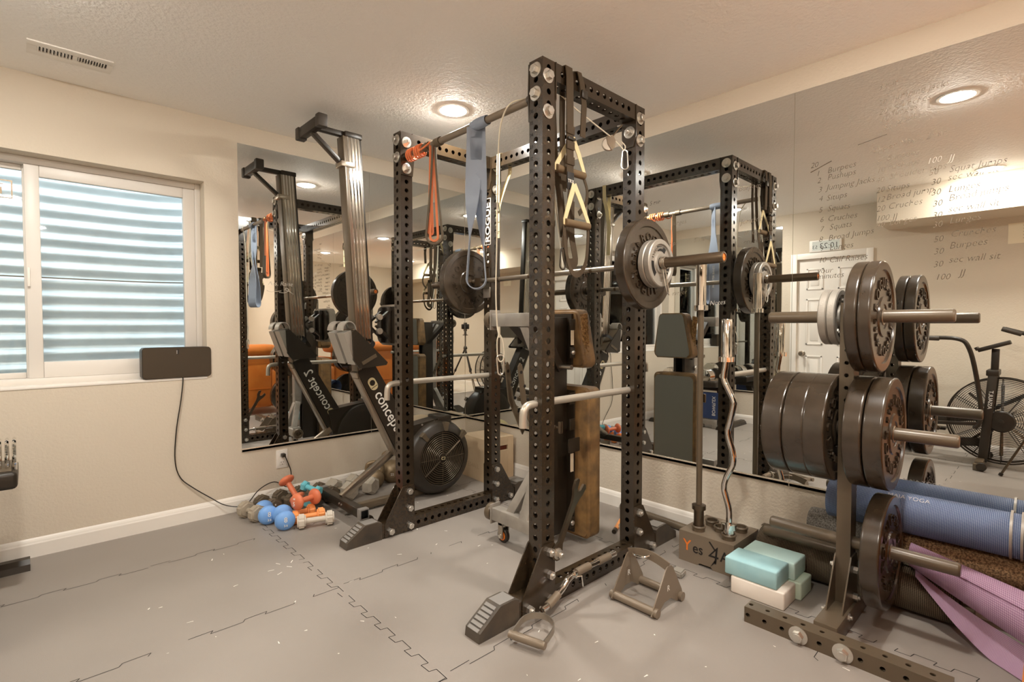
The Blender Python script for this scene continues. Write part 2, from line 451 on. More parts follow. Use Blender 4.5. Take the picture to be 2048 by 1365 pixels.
# interlocking puzzle seams of the rubber tiles
def seam(mb, p0, p1, per=0.112, amp=0.012, w=0.0028, skip=0.0):
    p0, p1 = V(p0), V(p1); d = (p1-p0); L = d.length; d.normalize(); n = V((-d.y, d.x, 0)); pts = []
    k = int(L/per)
    for i in range(k+1):
        a = i*per
        pts += [p0+d*(a)+n*amp, p0+d*(a+per*0.42)+n*amp*1.15, p0+d*(a+per*0.36)-n*amp, p0+d*(a+per*0.94)-n*amp*1.15]
    for a, b in zip(pts, pts[1:]):
        t = (b-a).normalized(); m_ = V((-t.y, t.x, 0))*w/2; up = V((0, 0, 0.0006))
        if random.random() < skip: continue
        mb.poly([a-m_+up, b-m_+up, b+m_+up, a+m_+up])
random.seed(3)
mb = MB()
for x in (-1.823, -0.51, -3.13): seam(mb, (x, -3.6, 0), (x, -0.02, 0), skip=0.06)
for y in (-0.55, -1.374, -2.2, -3.035):
    seam(mb, (-3.6, y, 0), (-1.86, y, 0), 0.2, 0.008, 0.0028, 0.2); seam(mb, (-1.78, y, 0), (-0.03, y, 0), 0.2, 0.008, 0.0028, 0.2)
mb.build('tile_seam', SEAM, floor, recalc=False)
mb = MB(); rr = random.Random(5)
for i in range(70):
    x, y = rr.uniform(-2.8, -0.6), rr.uniform(-3.2, -0.6); a = rr.uniform(0, pi); l = rr.uniform(0.002, 0.012); w = rr.uniform(0.001, 0.003)
    d = V((cos(a)*l, sin(a)*l, 0)); n = V((-sin(a)*w, cos(a)*w, 0)); c = V((x, y, 0.0007))
    mb.poly([c-d-n, c+d-n*0.4, c+d+n*0.5, c-d+n])
for (x, y) in ((-1.93, -0.95), (-1.98, -1.0), (-1.9, -1.02), (-1.96, -1.06), (-1.87, -0.97)):
    a = rr.uniform(0, pi); d = V((cos(a)*0.014, sin(a)*0.014, 0)); n = V((-sin(a)*0.0016, cos(a)*0.0016, 0)); c = V((x, y, 0.0007)); mb.poly([c-d-n, c+d-n, c+d+n, c-d+n])
mb.build('paint_fleck', WHITEINK, floor, recalc=False)
mb = MB(); mb.box(XW-0.2, 0.2, YB-0.2, -3.66, -0.1, 0.012); struct('floor_carpet', mb, CARPET)
mb = MB(); mb.box(XW-0.2, 0.2, YB-0.2, 0.24, H, H+0.15); ceiling = struct('ceiling', mb, CEIL)
# window wall (y = 0) with opening
wx0, wx1, wz0, wz1 = -3.47, -2.017, 0.88, 2.079
mb = MB()
mb.box(XW-0.2, wx0, 0, 0.24, 0, H); mb.box(wx1, 0.2, 0, 0.24, 0, H)
mb.box(wx0, wx1, 0, 0.24, 0, wz0); mb.box(wx0, wx1, 0, 0.24, wz1, H); struct('wall_left', mb, WALL)
mb = MB(); mb.box(0, 0.2, YB-0.2, 0, 0, H); struct('wall_right', mb, WALL)
# wall behind with door opening
dy0, dy1, dz = -2.20, -1.535, 1.945
mb = MB(); mb.box(XW-0.2, XW, YB-0.2, dy0, 0, H); mb.box(XW-0.2, XW, dy1, 0, 0, H); mb.box(XW-0.2, XW, dy0, dy1, dz, H); struct('wall_behind', mb, WALL)
mb = MB(); mb.box(XW, 0, YB-0.2, YB, 0, H); struct('wall_back', mb, WALL)
mb = MB(); mb.box(XW, XW+0.52, YB, -2.39, 2.17, H); struct('trim_soffit', mb, WALL)
# baseboards: moulded profile swept along walls
def baseboard(name, p0, p1, n):
    p0, p1, n = V(p0), V(p1), V(n)
    prof = [(0, 0), (0.014, 0), (0.014, 0.068), (0.011, 0.076), (0.0095, 0.082), (0.006, 0.09), (0.0, 0.0975)]
    mb = MB(); A = [p0+n*a+Z*b for a, b in prof]; B = [p1+n*a+Z*b for a, b in prof]
    for i in range(len(prof)-1): mb.poly([A[i], B[i], B[i+1], A[i+1]])
    mb.poly(A); mb.poly(list(reversed(B)))
    return struct(name, mb, TRIM)
baseboard('baseboard_left', (XW, 0, 0), (0, 0, 0), -Y)
baseboard('baseboard_right', (0, 0, 0), (0, YB, 0), -X)
baseboard('baseboard_behind', (XW, 0, 0), (XW, -1.47, 0), X)
baseboard('baseboard_behind_far', (XW, -2.27, 0), (XW, YB, 0), X)
baseboard('baseboard_back', (XW, YB, 0), (0, YB, 0), Y)
# ---- window
win = thing('window_1', None, None, (-2.74, 0.15, wz0)); win['kind'] = 'structure'
fy0, fy1 = 0.10, 0.16
def frame_rect(mb, x0, x1, z0, z1, l, r, b, t, y0, y1, bev=0.004):
    mb.box(x0, x0+l, y0, y1, z0, z1, bev); mb.box(x1-r, x1, y0, y1, z0, z1, bev)
    mb.box(x0+l, x1-r, y0, y1, z0, z0+b, bev); mb.box(x0+l, x1-r, y0, y1, z1-t, z1, bev)
mb = MB(); frame_rect(mb, wx0, wx1, wz0, wz1, 0.04, 0.03, 0.035, 0.035, fy0, 0.2); mb.build('window_frame', VINYL, win)
mb = MB(); frame_rect(mb, -2.822, wx1-0.03, wz0+0.035, wz1-0.035, 0.06, 0.062, 0.085, 0.06, fy0+0.012, fy0+0.05); sash = mb.build('sash', VINYL, win)
mb = MB(); frame_rect(mb, wx0+0.04, -2.80, wz0+0.035, wz1-0.035, 0.035, 0.03, 0.03, 0.03, fy0+0.055, fy0+0.085); sash2 = mb.build('sash', VINYL, win)
mb = MB(); mb.box(-2.77, wx1-0.085, fy0+0.03, fy0+0.034, wz0+0.11, wz1-0.09); mb.build('pane', GLASS, sash)
mb = MB(); mb.box(wx0+0.07, -2.825, fy0+0.068, fy0+0.072, wz0+0.06, wz1-0.06); mb.build('pane', GLASS, sash2)
mb = MB(); mb.box(-2.818, -2.806, fy0-0.004, fy0+0.012, 1.40, 1.50, 0.003); mb.build('latch', TRIM, sash)
mb = MB(); frame_rect(mb, -2.985, -2.865, 1.86, 1.955, 0.006, 0.006, 0.006, 0.006, fy0+0.0655, fy0+0.0672, 0)
mb.box(-2.975, -2.9, fy0+0.0655, fy0+0.0672, 1.93, 1.934); mb.box(-2.975, -2.935, fy0+0.0655, fy0+0.0672, 1.88, 1.905); mb.box(-2.925, -2.905, fy0+0.0655, fy0+0.0672, 1.88, 1.915); mb.build('label_sticker', DSTEEL, sash2)
mb = MB(); mb.box(wx0, wx1, -0.004, 0.105, wz0-0.012, wz0+0.002, 0.003); struct('trim_sill', mb, TRIM)
# ---- corrugated window well outside
wc = thing('window_well', 'corrugated galvanized window well curving outside the sliding window', 'window well', (-2.74, 0.3, 0.72))
mb = MB(); rows = []
nz = 230
for i in range(nz+1):
    z = 0.70+1.85*i/nz; d = 0.012*sin(2*pi*z/0.094)
    row = []
    for j in range(49):
        t = j/48
        a = pi*t; ca, sa = cos(a), sin(a)
        e = 0.55
        row.append(V((-2.70+(0.86+d)*(abs(ca)**e)*(1 if ca > 0 else -1), 0.24+(0.70+d)*abs(sa)**e, z)))
    rows.append(row)
mb.grid(rows); mb.build('corrugated_wall', GALV, wc, recalc=False, ang=60)
mb = MB(); mb.box(-3.6, -1.8, 0.24, 1.0, 0.66, 0.72); mb.build('gravel_bed', GRAVEL, wc)
mb = MB()
for z in (1.508,): mb.tube([(-2.70+0.845*(abs(cos(pi*t/40))**0.55)*(1 if cos(pi*t/40) > 0 else -1), 0.235+0.685*abs(sin(pi*t/40))**0.55, z) for t in range(2, 39)], 0.004, 6)
mb.build('lap_seam', DSTEEL, wc)
# ---- door on the wall behind the camera
door = thing('door_1', None, None, (XW, (dy0+dy1)/2, 0)); door['kind'] = 'structure'
mb = MB()
mb.box(XW, XW+0.018, dy0-0.065, dy0, 0, dz+0.065, 0.004); mb.box(XW, XW+0.018, dy1, dy1+0.065, 0, dz+0.065, 0.004); mb.box(XW, XW+0.018, dy0, dy1, dz, dz+0.065, 0.004)
mb.build('door_casing', TRIM, door)
mb = MB(); mb.box(XW-0.06, XW-0.02, dy0, dy1, 0.01, dz); leaf = mb.build('door_leaf', TRIM, door)
mb = MB(); wid = dy1-dy0
for k in (0, 1):
    a = dy0+0.09+k*(wid/2-0.02); b = a+wid/2-0.16
    for z0, z1 in ((0.2, 0.86), (0.98, 1.5), (1.6, 1.84)):
        frame_rect(mb, 0, 1, 0, 1, 0, 0, 0, 0, 0, 0) if False else None
        for q in ((a, b, z0, z0+0.02), (a, b, z1-0.02, z1), (a, a+0.02, z0, z1), (b-0.02, b, z0, z1)): mb.box(XW-0.022, XW-0.012, q[0], q[1], q[2], q[3], 0.004)
        mb.box(XW-0.022, XW-0.016, a+0.045, b-0.045, z0+0.045, z1-0.045, 0.003)
mb.build('panel_moulding', TRIM, door, split=0.03)
mb = MB(); mb.lathe([(0.03, 0), (0.03, 0.006), (0.012, 0.012), (0.012, 0.035), (0.026, 0.042), (0.03, 0.056), (0.022, 0.068), (0, 0.07)], (XW-0.02, dy1-0.06, 0.88), X, 24); mb.build('door_knob', STEEL, door)
# ---- recessed ceiling lights
def can(x, y, label):
    t = thing('recessed_ceiling_light', label, 'ceiling light', (x, y, H), group=None)
    mb = MB(); mb.ring([(0.076, -0.001), (0.078, -0.008), (0.094, -0.006), (0.098, 0.0), (0.09, 0.002), (0.076, 0.002)], (x, y, H), Z, 40); mb.build('trim_ring', TRIM, t)
    mb = MB(); mb.lathe([(0.0, -0.022), (0.03, -0.020), (0.055, -0.013), (0.07, -0.006), (0.0765, -0.001)], (x, y, H), Z, 40); mb.build('diffuser', LAMPE, t, recalc=False)
    return t
can(-0.955, -1.115, 'recessed round ceiling light above the power rack')
can(-0.99, -3.19, 'recessed ceiling light over the plate tree, seen large in the right mirror')
can(-2.92, -3.19, 'recessed ceiling light above the exercise bike, seen smaller in the right mirror')
can(-2.88, -1.115, 'recessed ceiling light near the window')
can(-0.99, -5.2, 'recessed ceiling light beyond the sofa on the mirror wall side')
can(-2.7, -5.2, 'recessed ceiling light beyond the sofa on the soffit side')
# ---- ceiling vent
vt = thing('ceiling_vent', 'white slotted supply vent in the ceiling near the window', 'vent', (-2.645, -0.355, H))
mb = MB()
x0, x1, y0, y1 = -2.80, -2.49, -0.435, -0.278
sl = [(-2.762+0.0125*i) for i in range(10)] + [(-2.617+0.0105*i) for i in range(10)]
mb.box(x0, x1, y0, y0+0.048, H-0.006, H+0.001, 0.002); mb.box(x0, x1, y1-0.055, y1, H-0.006, H+0.001, 0.002)
mb.box(x0, -2.765, y0+0.048, y1-0.055, H-0.006, H+0.001); mb.box(-2.512, x1, y0+0.048, y1-0.055, H-0.006, H+0.001); mb.box(-2.64, -2.622, y0+0.048, y1-0.055, H-0.006, H+0.001)
mb.build('vent_plate', TRIM, vt)
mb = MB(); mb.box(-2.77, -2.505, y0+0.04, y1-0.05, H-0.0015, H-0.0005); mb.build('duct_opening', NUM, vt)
mb = MB()
for x in sl:
    rot = M.Translation((x, 0, H-0.006)) @ M.Rotation(R(-35 if x < -2.63 else 35), 4, 'Y')
    mb.box(-0.001, 0.001, y0+0.046, y1-0.053, -0.004, 0.006, mt=rot)
mb.build('louver', TRIM, vt)
# ================================================================== MIRRORS
ZB, ZT = 0.3925, 2.358
def mirror(name_lbl, lo, hi, axis, z0=ZB, z1=ZT, chan=True):
    d = 0.005
    t = thing('wall_mirror', name_lbl, 'mirror', ((lo+hi)/2 if axis == 'y' else (0 if axis == 'x' else XW), 0 if axis == 'y' else (lo+hi)/2, z0))
    g = 0.001; mb = MB()
    if axis == 'y': mb.box(lo+g, hi-g, -d, 0, z0, z1)
    elif axis == 'x': mb.box(-d, 0, lo+g, hi-g, z0, z1)
    else: mb.box(XW, XW+d, lo+g, hi-g, z0, z1)
    mb.build('glass_sheet', MIRROR, t, smooth=False)
    if chan:
        mb = MB(); c0, c1, h = z0-0.018, z0+0.006, 0.0075
        if axis == 'y': mb.box(lo, hi, -h, 0, c0, z0, 0.002); mb.box(lo, hi, -h, -d-0.001, c0, c1, 0.001)
        elif axis == 'x': mb.box(-h, 0, lo, hi, c0, z0, 0.002); mb.box(-h, -d-0.001, lo, hi, c0, c1, 0.001)
        else: mb.box(XW, XW+h, lo, hi, c0, z0, 0.002); mb.box(XW+d+0.001, XW+h, lo, hi, c0, c1, 0.001)
        mb.build('bottom_channel', CHAN, t)
    return t
mirror('tall wall mirror on the window wall, beside the window and over the outlet', -1.83, -0.916, 'y')
mirror('tall wall mirror on the window wall, running into the corner', -0.916, -0.006, 'y')
mirB = mirror('long wall mirror on the right wall from the corner to the seam', -2.678, -0.006, 'x')
mirC = mirror('wall mirror covered in written workout lists, right of the seam', -4.02, -2.678, 'x')
mirror('wall mirror behind the camera next to the white door', -1.37, -0.006, 'w')
# marker handwriting on the right mirrors (x = -0.005 plane, reading along -y)
def write(mb, txt, y, z, size, jit=0.0, thin=-0.012):
    rot = 0.02+jit
    u = V((0, -cos(rot), sin(rot))); v = V((0, sin(rot), cos(rot)))
    mb.text(txt, size, (-0.0052, y, z), u, v, 0.0004, None, 'LEFT', 0.28, thin, 0.92, 2)
rr = random.Random(11)
mb = MB()
sel = {'D': MB(), 'M': MB(), 'L': MB(), 'W': MB()}
NOTES = [
    ('20', -2.753, 1.966, 'D'),
    ('1', -2.778, 1.922, 'D'),
    ('Burpees', -2.826, 1.926, 'D'),
    ('2', -2.783, 1.887, 'D'),
    ('Pushups', -2.826, 1.893, 'D'),
    ('3', -2.788, 1.842, 'D'),
    ('Jumping Jacks', -2.823, 1.846, 'D'),
    ('4', -2.791, 1.798, 'D'),
    ('Situps', -2.824, 1.795, 'D'),
    ('5', -2.792, 1.743, 'D'),
    ('Squats', -2.829, 1.744, 'D'),
    ('6', -2.797, 1.696, 'D'),
    ('Cruches', -2.830, 1.696, 'D'),
    ('7', -2.798, 1.650, 'D'),
    ('Squats', -2.839, 1.654, 'D'),
    ('8', -2.794, 1.602, 'D'),
    ('Broad Jumps', -2.835, 1.602, 'D'),
    ('9', -2.799, 1.555, 'D'),
    ('Lunges', -2.840, 1.556, 'D'),
    ('10', -2.794, 1.500, 'D'),
    ('Calf Raises', -2.839, 1.498, 'D'),
    ('your', -2.788, 1.449, 'D'),
    ('minutes', -2.789, 1.420, 'D'),
    ('5', -3.022, 1.922, 'L'),
    ('Burpees', -3.058, 1.932, 'L'),
    ('10', -3.023, 1.884, 'L'),
    ('Pushups', -3.060, 1.892, 'L'),
    ('40', -3.020, 1.840, 'L'),
    ('Shoulder taps', -3.070, 1.847, 'L'),
    ('20', -3.023, 1.794, 'M'),
    ('Situps', -3.060, 1.794, 'M'),
    ('12', -3.025, 1.751, 'M'),
    ('Broad jump', -3.061, 1.756, 'M'),
    ('20', -3.026, 1.710, 'M'),
    ('Cruches', -3.069, 1.714, 'M'),
    ('100', -3.025, 1.667, 'M'),
    ('JJ', -3.086, 1.665, 'M'),
    ('40', -3.026, 1.636, 'L'),
    ('Lunges', -3.074, 1.642, 'L'),
    ('Upper Max - 2min', -3.002, 1.979, 'L'),
    ('100', -3.202, 1.884, 'W'),
    ('JJ', -3.274, 1.880, 'W'),
    ('50', -3.209, 1.834, 'L'),
    ('Squat Jumps', -3.276, 1.834, 'M'),
    ('30', -3.218, 1.792, 'D'),
    ('sec wall sit', -3.272, 1.800, 'M'),
    ('30', -3.219, 1.747, 'D'),
    ('Lunges', -3.275, 1.751, 'D'),
    ('30', -3.225, 1.699, 'D'),
    ('Broad jumps', -3.277, 1.714, 'D'),
    ('30', -3.224, 1.651, 'D'),
    ('sec wall sit', -3.276, 1.668, 'D'),
    ('30', -3.227, 1.610, 'L'),
    ('Lunges', -3.281, 1.620, 'L'),
    ('50', -3.231, 1.548, 'D'),
    ('Crunches', -3.285, 1.563, 'M'),
    ('30', -3.232, 1.497, 'D'),
    ('Burpees', -3.283, 1.515, 'D'),
    ('30', -3.232, 1.442, 'D'),
    ('sec wall sit', -3.282, 1.457, 'D'),
    ('100', -3.239, 1.388, 'D'),
    ('JJ', -3.317, 1.400, 'D'),
    ('3 min', -3.024, 2.255, 'L'),
    ('20', -3.025, 2.183, 'L'),
    ('Jumping Jacks', -3.077, 2.194, 'L'),
    ('20', -3.028, 2.143, 'L'),
    ('crunches', -3.081, 2.155, 'L'),
    ('10', -3.032, 2.108, 'L'),
    ('lunges', -3.078, 2.126, 'L'),
    ('30', -3.042, 2.067, 'L'),
    ('plank', -3.091, 2.085, 'L'),
    ('5 min', -1.855, 1.937, 'M'),
    ('Burpees', -2.402, 1.920, 'L'),
    ('Jumping', -2.415, 1.740, 'L'),
    ('sit ups', -2.430, 1.680, 'L'),
    ('crunches', -2.430, 1.631, 'M'),
    ('calf r', -2.439, 1.582, 'M'),
    ('5x10', -2.147, 1.675, 'L'),
    ('jumps', -1.960, 1.673, 'L'),
    ('lunges', -2.009, 1.792, 'L'),
    ('Notes', -2.247, 1.308, 'W'),
    ('ranger', -2.013, 1.375, 'L'),
]

for t, y, z, k in NOTES:
    write(sel[k], t, y, z, 0.039 if not t[0].isdigit() else 0.036, rr.uniform(-0.02, 0.06), -0.016 if k in 'D' else -0.022)
d_ = sel['D']; d_.bar((-0.0052, -2.754, 1.946), (-0.0052, -2.844, 1.982), 0.0008, 0.004, up=(0, 1, 0))
sel['M'].bar((-0.0052, -2.95, 2.03), (-0.0052, -3.06, 2.05), 0.0008, 0.0025, up=(0, 1, 0))
for k, n_, m_ in (('D', 'written_line', MARKER), ('M', 'written_line', MARKER), ('L', 'faded_line', MARKERL), ('W', 'pale_line', MARKERW)):
    sel[k].build(n_, m_, mirC, recalc=False, smooth=False, split=0.012)
mb.bm.free()
mb = MB()
mb.tube([(-1.665, -0.0056, 1.43), (-1.64, -0.0056, 1.42), (-1.6, -0.0056, 1.425), (-1.57, -0.0056, 1.43)], 0.0012, 5)
mb.tube(smooth_path([(-1.585, -0.0056, 1.42), (-1.55, -0.0056, 1.418), (-1.52, -0.0056, 1.435), (-1.535, -0.0056, 1.45), (-1.545, -0.0056, 1.44), (-1.52, -0.0056, 1.43), (-1.49, -0.0056, 1.41)], 6), 0.0012, 5)
mb.text('Ass. Raise', 0.04, (-1.655, -0.0054, 1.465), X, Z, 0.0004, None, 'LEFT', 0.2, -0.02)
mA = [o for o in bpy.data.objects if o.get('label', '').startswith('tall wall mirror on the window wall, beside')][0]
mb.build('pale_writing', MARKERW, mA, recalc=False)
# ---- items on the wall behind the camera (seen in the mirrors)
ck = thing('wall_clock', 'white digital wall clock over the white door, seen in the right mirror', 'clock', (XW, -1.82, 2.08))
mb = MB(); mb.box(XW+0.001, XW+0.022, -1.975, -1.66, 2.015, 2.145, 0.006); mb.build('clock_case', TRIM, ck)
mb = MB(); mb.box(XW+0.0215, XW+0.0228, -1.955, -1.69, 2.03, 2.132); mb.build('display', CLOCKF, ck)
mb = MB()
for s_, sz, y in (('10:23', 0.085, -1.705), ('53', 0.055, -1.90)): mb.text(s_, sz, (XW+0.023, y, 2.05), -Y if False else Y, Z, 0.0006, None, 'RIGHT' if False else 'LEFT') if False else mb.text(s_, sz, (XW+0.023, -1.95 if s_ == '10:23' else -1.745, 2.05), Y, Z, 0.0006, None, 'LEFT', 0, -0.01)
mb.build('digits', NUM, ck, recalc=False)
nt_ = thing('pinned_note', 'cream paper note pinned on the wall under the soffit, seen in the right mirror', 'note', (XW, -3.37, 1.93))
mb = MB(); mb.box(XW+0.001, XW+0.004, -3.47, -3.27, 1.93, 2.11, mt=M()); mb.build('sheet', PAPER, nt_)
mb = MB()
for i in range(5): mb.text('10 squats', 0.022, (XW+0.0042, -3.45, 2.08-0.028*i), Y, Z, 0.0003, None, 'LEFT', 0.2, -0.02)
mb.build('written_line', MARKER, nt_, recalc=False, split=0.004)
# ---- outlet
ol = thing('wall_outlet', 'white duplex wall outlet under the window wall mirror', 'outlet', (-1.579, 0, 0.29))
mb = MB(); mb.box(-1.617, -1.541, -0.006, 0.0, 0.228, 0.352, 0.003); mb.build('cover_plate', TRIM, ol)
mb = MB()
for zz in (0.262, 0.318): mb.box(-1.596, -1.562, -0.0085, -0.004, zz-0.014, zz+0.014, 0.004)
mb.build('receptacle', VINYL, ol, split=0.0)
mb = MB()
for dx in (-0.007, 0.007): mb.box(-1.579+dx-0.0012, -1.579+dx+0.0012, -0.0092, -0.008, 0.264, 0.273)
mb.lathe([(0.0025, 0), (0.0025, 0.001)], (-1.579, -0.0082, 0.254), -Y, 10); mb.build('slot', NUM, ol, split=0.0)
# ---- speaker on the sill and its cord
sp = thing('window_speaker', 'wide dark brown speaker standing on the window sill', 'speaker', (-2.17, 0.03, wz0))
def rrect(cx, cz, w, h, r, n=6):
    p = []
    for (sx, sz, a0) in ((1, 1, 0), (-1, 1, pi/2), (-1, -1, pi), (1, -1, 1.5*pi)):
        for i in range(n+1):
            a = a0+pi/2*i/n; p.append((cx+sx*(w/2-r)+r*cos(a), cz+sz*(h/2-r)+r*sin(a)))
    return p
mb = MB(); mb.prism(rrect(-2.172, wz0+0.094, 0.352, 0.183, 0.02), (0, -0.005, 0), X, Z, -0.085, 0.0); mb.build('cabinet', DRUBBER, sp, ang=40)
mb = MB(); mb.prism(rrect(-2.172, wz0+0.094, 0.346, 0.177, 0.018), (0, -0.005, 0), X, Z, 0.0, 0.006); mb.build('grille', GRILLE, sp, ang=40)
mb = MB(); mb.box(-2.177, -2.167, -0.0125, -0.011, wz0+0.145, wz0+0.175); mb.build('logo_badge', NUM, sp)
mb = MB(); mb.text('SONOS', 0.007, (-2.1745, -0.0126, wz0+0.1475), Z, -X, 0.0004, None, 'LEFT', 0, 0, 0.9); mb.build('logo_lettering', WHITEINK, sp, recalc=False)
mb = MB(); mb.tube(smooth_path([(-2.148, 0.05, 0.9), (-2.148, -0.008, 0.875), (-2.161, -0.012, 0.75), (-2.187, -0.012, 0.573), (-2.197, -0.012, 0.395), (-2.173, -0.014, 0.285), (-2.109, -0.018, 0.21), (-2.016, -0.03, 0.128), (-1.95, -0.05, 0.075), (-1.88, -0.09, 0.055), (-1.83, -0.10, 0.062), (-1.74, -0.05, 0.125), (-1.64, -0.03, 0.15), (-1.56, -0.03, 0.10), (-1.535, -0.03, 0.14), (-1.53, -0.03, 0.20), (-1.552, -0.03, 0.27), (-1.572, -0.035, 0.318)], 6), 0.0032, 8)
cd = mb.build('power_cord', DRUBBER, sp, 'thin dark cord hanging down to the outlet')
mb = MB(); mb.box(-1.59, -1.566, -0.045, -0.0085, 0.308, 0.33, 0.004); mb.build('plug', DRUBBER, cd)
# ================================================================== POWER RACK
PX, PY, T, HT = -1.2686, -2.1411, 0.0762, 2.2955
P2Y, P3X = PY+1.1016, PX+0.6773
PIT_, ZH = 0.049211, 0.2928
HOLES = [ZH+PIT_*n for n in range(-5, 41)]
rack = thing('power_rack', 'tall black perforated steel power rack in front of the mirrored corner', 'power rack', (-0.93, -1.55, 0))
posts = {}
for k, (x, y) in {'P1': (PX, PY), 'P2': (PX, P2Y), 'P3': (P3X, PY), 'P4': (P3X, P2Y)}.items():
    mb = MB(); mb.perf((x, y, 0), Z, X, Y, HT, T, T, HOLES); posts[k] = mb.build('upright', BLACKW if k == 'P1' else BLACK, rack)
    if k != 'P4':
        mb = MB()
        for n in range(1, 37):
            mb.text(str(n), 0.0215, (x-0.0002, y+T-0.013, ZH+PIT_*n+0.0175), -Y, Z, 0.0006, None, 'CENTER', 0, 0.004, 0.9, 2)
        mb.build('hole_number', NUM, posts[k], recalc=False)
# "ROGUE" lettering on the far rear upright
mb = MB(); mb.text('ROGUE', 0.062, (P3X-0.0006, P2Y+0.016, 1.745), Z, Y, 0.0008, None, 'LEFT', 0, 0.01, 1.25); mb.build('lettering', WHITEINK, posts['P4'], recalc=False)
mb = MB()
for z0, z1, y0, y1 in ((1.73, 2.035, P2Y+0.006, P2Y+0.009), (1.73, 2.035, P2Y+0.067, P2Y+0.07), (1.73, 1.733, P2Y+0.006, P2Y+0.07), (2.032, 2.035, P2Y+0.006, P2Y+0.07)): mb.box(P3X-0.0012, P3X-0.0002, y0, y1, z0, z1)
mb.build('lettering_border', WHITEINK, posts['P4'])
ch = [0.03+0.05*i for i in range(12)]
for (y, nm) in ((PY, 'front'), (P2Y, 'far')):
    mb = MB(); mb.perf((PX+T+0.006, y, HT-T), X, Y, Z, P3X-PX-T-0.012, T, T, [0.04+0.0492*i for i in range(11)]); xm = mb.build('top_crossmember', BLACK, rack)
    mb = MB(); mb.perf((PX+T+0.001, y, 0.0), X, Y, Z, P3X-PX-T-0.002, T, T, [0.03+0.0492*i for i in range(12)]); bb = mb.build('base_beam', BLACKW, rack)
    # flange plates of the top crossmember
    for xf, s in ((PX+T, 1), (P3X-0.006, 1)):
        mb = MB(); mb.prism([(-0.004, 0), (T+0.004, 0), (T+0.004, -0.15), (T-0.012, -0.205), (0.012, -0.205), (-0.004, -0.15)], (xf, y, HT), Y, Z, 0, 0.006); fl = mb.build('flange_plate', BLACK, xm)
    for kx, dr in ((PX, -1), (P3X+T, 1)):
        mb = MB(); xa = kx+dr*0.001; xb = kx+dr*0.155
        mb.box(min(xa, xb), max(xa, xb), y, y+T, 0.0, T, 0.004); st = mb.build('foot_tube', BLACKW, rack)
        # rubber foot, wedge profile
        x0 = kx+dr*0.135; a = dr
        prof = [(x0, 0), (x0, 0.094), (x0+a*0.03, 0.104), (x0+a*0.10, 0.104), (x0+a*0.205, 0.036), (x0+a*0.21, 0.0)]
        mb = MB(); mb.prism(prof, (0, y+T/2, 0), X, Z, -0.043, 0.043); rf = mb.build('rubber_foot', FOOTR, rack)
        mb = MB(); 
        sl0 = V((x0+a*0.10, 0, 0.104)); sl1 = V((x0+a*0.205, 0, 0.036)); dd = (sl1-sl0); nn = V((-dd.z*a, 0, dd.x*a)).normalized()
        if nn.z < 0: nn = -nn
        for i in range(6):
            p = sl0+dd*(0.1+0.16*i); q = sl0+dd*(0.1+0.16*i+0.11)
            c = [p+V((0, y+T/2-0.030, 0)), q+V((0, y+T/2-0.030, 0)), q+V((0, y+T/2+0.030, 0)), p+V((0, y+T/2+0.030, 0))]
            mb.hexa([v-nn*0.001 for v in c]+[v+nn*0.004 for v in c])
        c = [V((x0+a*0.02, y+T/2-0.034, 0.1035)), V((x0+a*0.098, y+T/2-0.034, 0.1035)), V((x0+a*0.098, y+T/2+0.034, 0.1035)), V((x0+a*0.02, y+T/2+0.034, 0.1035))]
        mb.hexa(c+[v+Z*0.002 for v in c]); mb.build('tread', FOOTG, rf)
        # gusset plates
        for side in (-1, 1):
            yy = y-0.006 if side < 0 else y+T
            inner = kx-dr*T
            pts = [(inner, 0.004), (inner, 0.262), (inner+dr*0.008, 0.27), (kx+dr*-0.012, 0.272), (kx+dr*0.005, 0.262), (kx+dr*0.118, 0.078), (kx+dr*0.118, 0.004)]
            mb = MB(); mb.prism(pts, (0, yy+0.006, 0), X, Z, 0.0, 0.006); g = mb.build('gusset_plate', BLACKW, rack)
            for (bx, bz) in ((kx-dr*0.04, 0.236), (kx-dr*0.042, 0.138), (kx-dr*0.045, 0.034), (kx+dr*0.082, 0.034)):
                mb = MB(); hexbolt(mb, (bx, yy if side < 0 else yy+0.006, bz), Y*side, 0.0165, 0.013, 0.0, nut=(dr > 0 or y == PY)); mb.build('bolt', ZINC, g, ang=25)
# rear crossmember
mb = MB(); mb.perf((P3X, PY+T+0.006, HT-T), Y, X, Z, 1.1016-T-0.012, T, T, [0.04+0.0492*i for i in range(20)]); xm = mb.build('top_crossmember', BLACK, rack)
for yf in (PY+T, P2Y-0.006):
    mb = MB(); mb.prism([(-0.004, 0), (T+0.004, 0), (T+0.004, -0.15), (T-0.012, -0.205), (0.012, -0.205), (-0.004, -0.15)], (P3X, yf+0.006, HT), X, Z, 0, 0.006); mb.build('flange_plate', BLACK, xm)
mb = MB(); mb.text('R', 0.04, (P3X+T/2, P2Y-0.0064, 2.12), X, Z, 0.0006); mb.text('R', 0.04, (P3X-0.0066, P2Y+T/2, 2.12), -Y, Z, 0.0006); mb.build('stamped_letter', NUM, xm, recalc=False, split=0.001)
# pull-up bar
mb = MB(); mb.cyl((-1.238, PY+T+0.004, 2.155), (-1.238, P2Y-0.004, 2.155), 0.0165, 24); mb.build('pull_up_bar', TAUPE2, rack)
for yf, s in ((PY+T, 1), (P2Y, -1)):
    mb = MB(); mb.prism([(PX, 2.288), (PX+T, 2.288), (PX+T+0.012, 2.16), (PX+T, 2.05), (PX, 2.05), (PX-0.004, 2.16)], (0, yf+s*0.006 if s > 0 else yf, 0), X, Z, 0, 0.006)
    mb.cyl((-1.238, yf+s*0.006, 2.155), (-1.238, yf+s*0.03, 2.155), 0.0215, 24); mb.build('bar_bracket', BLACK, rack)
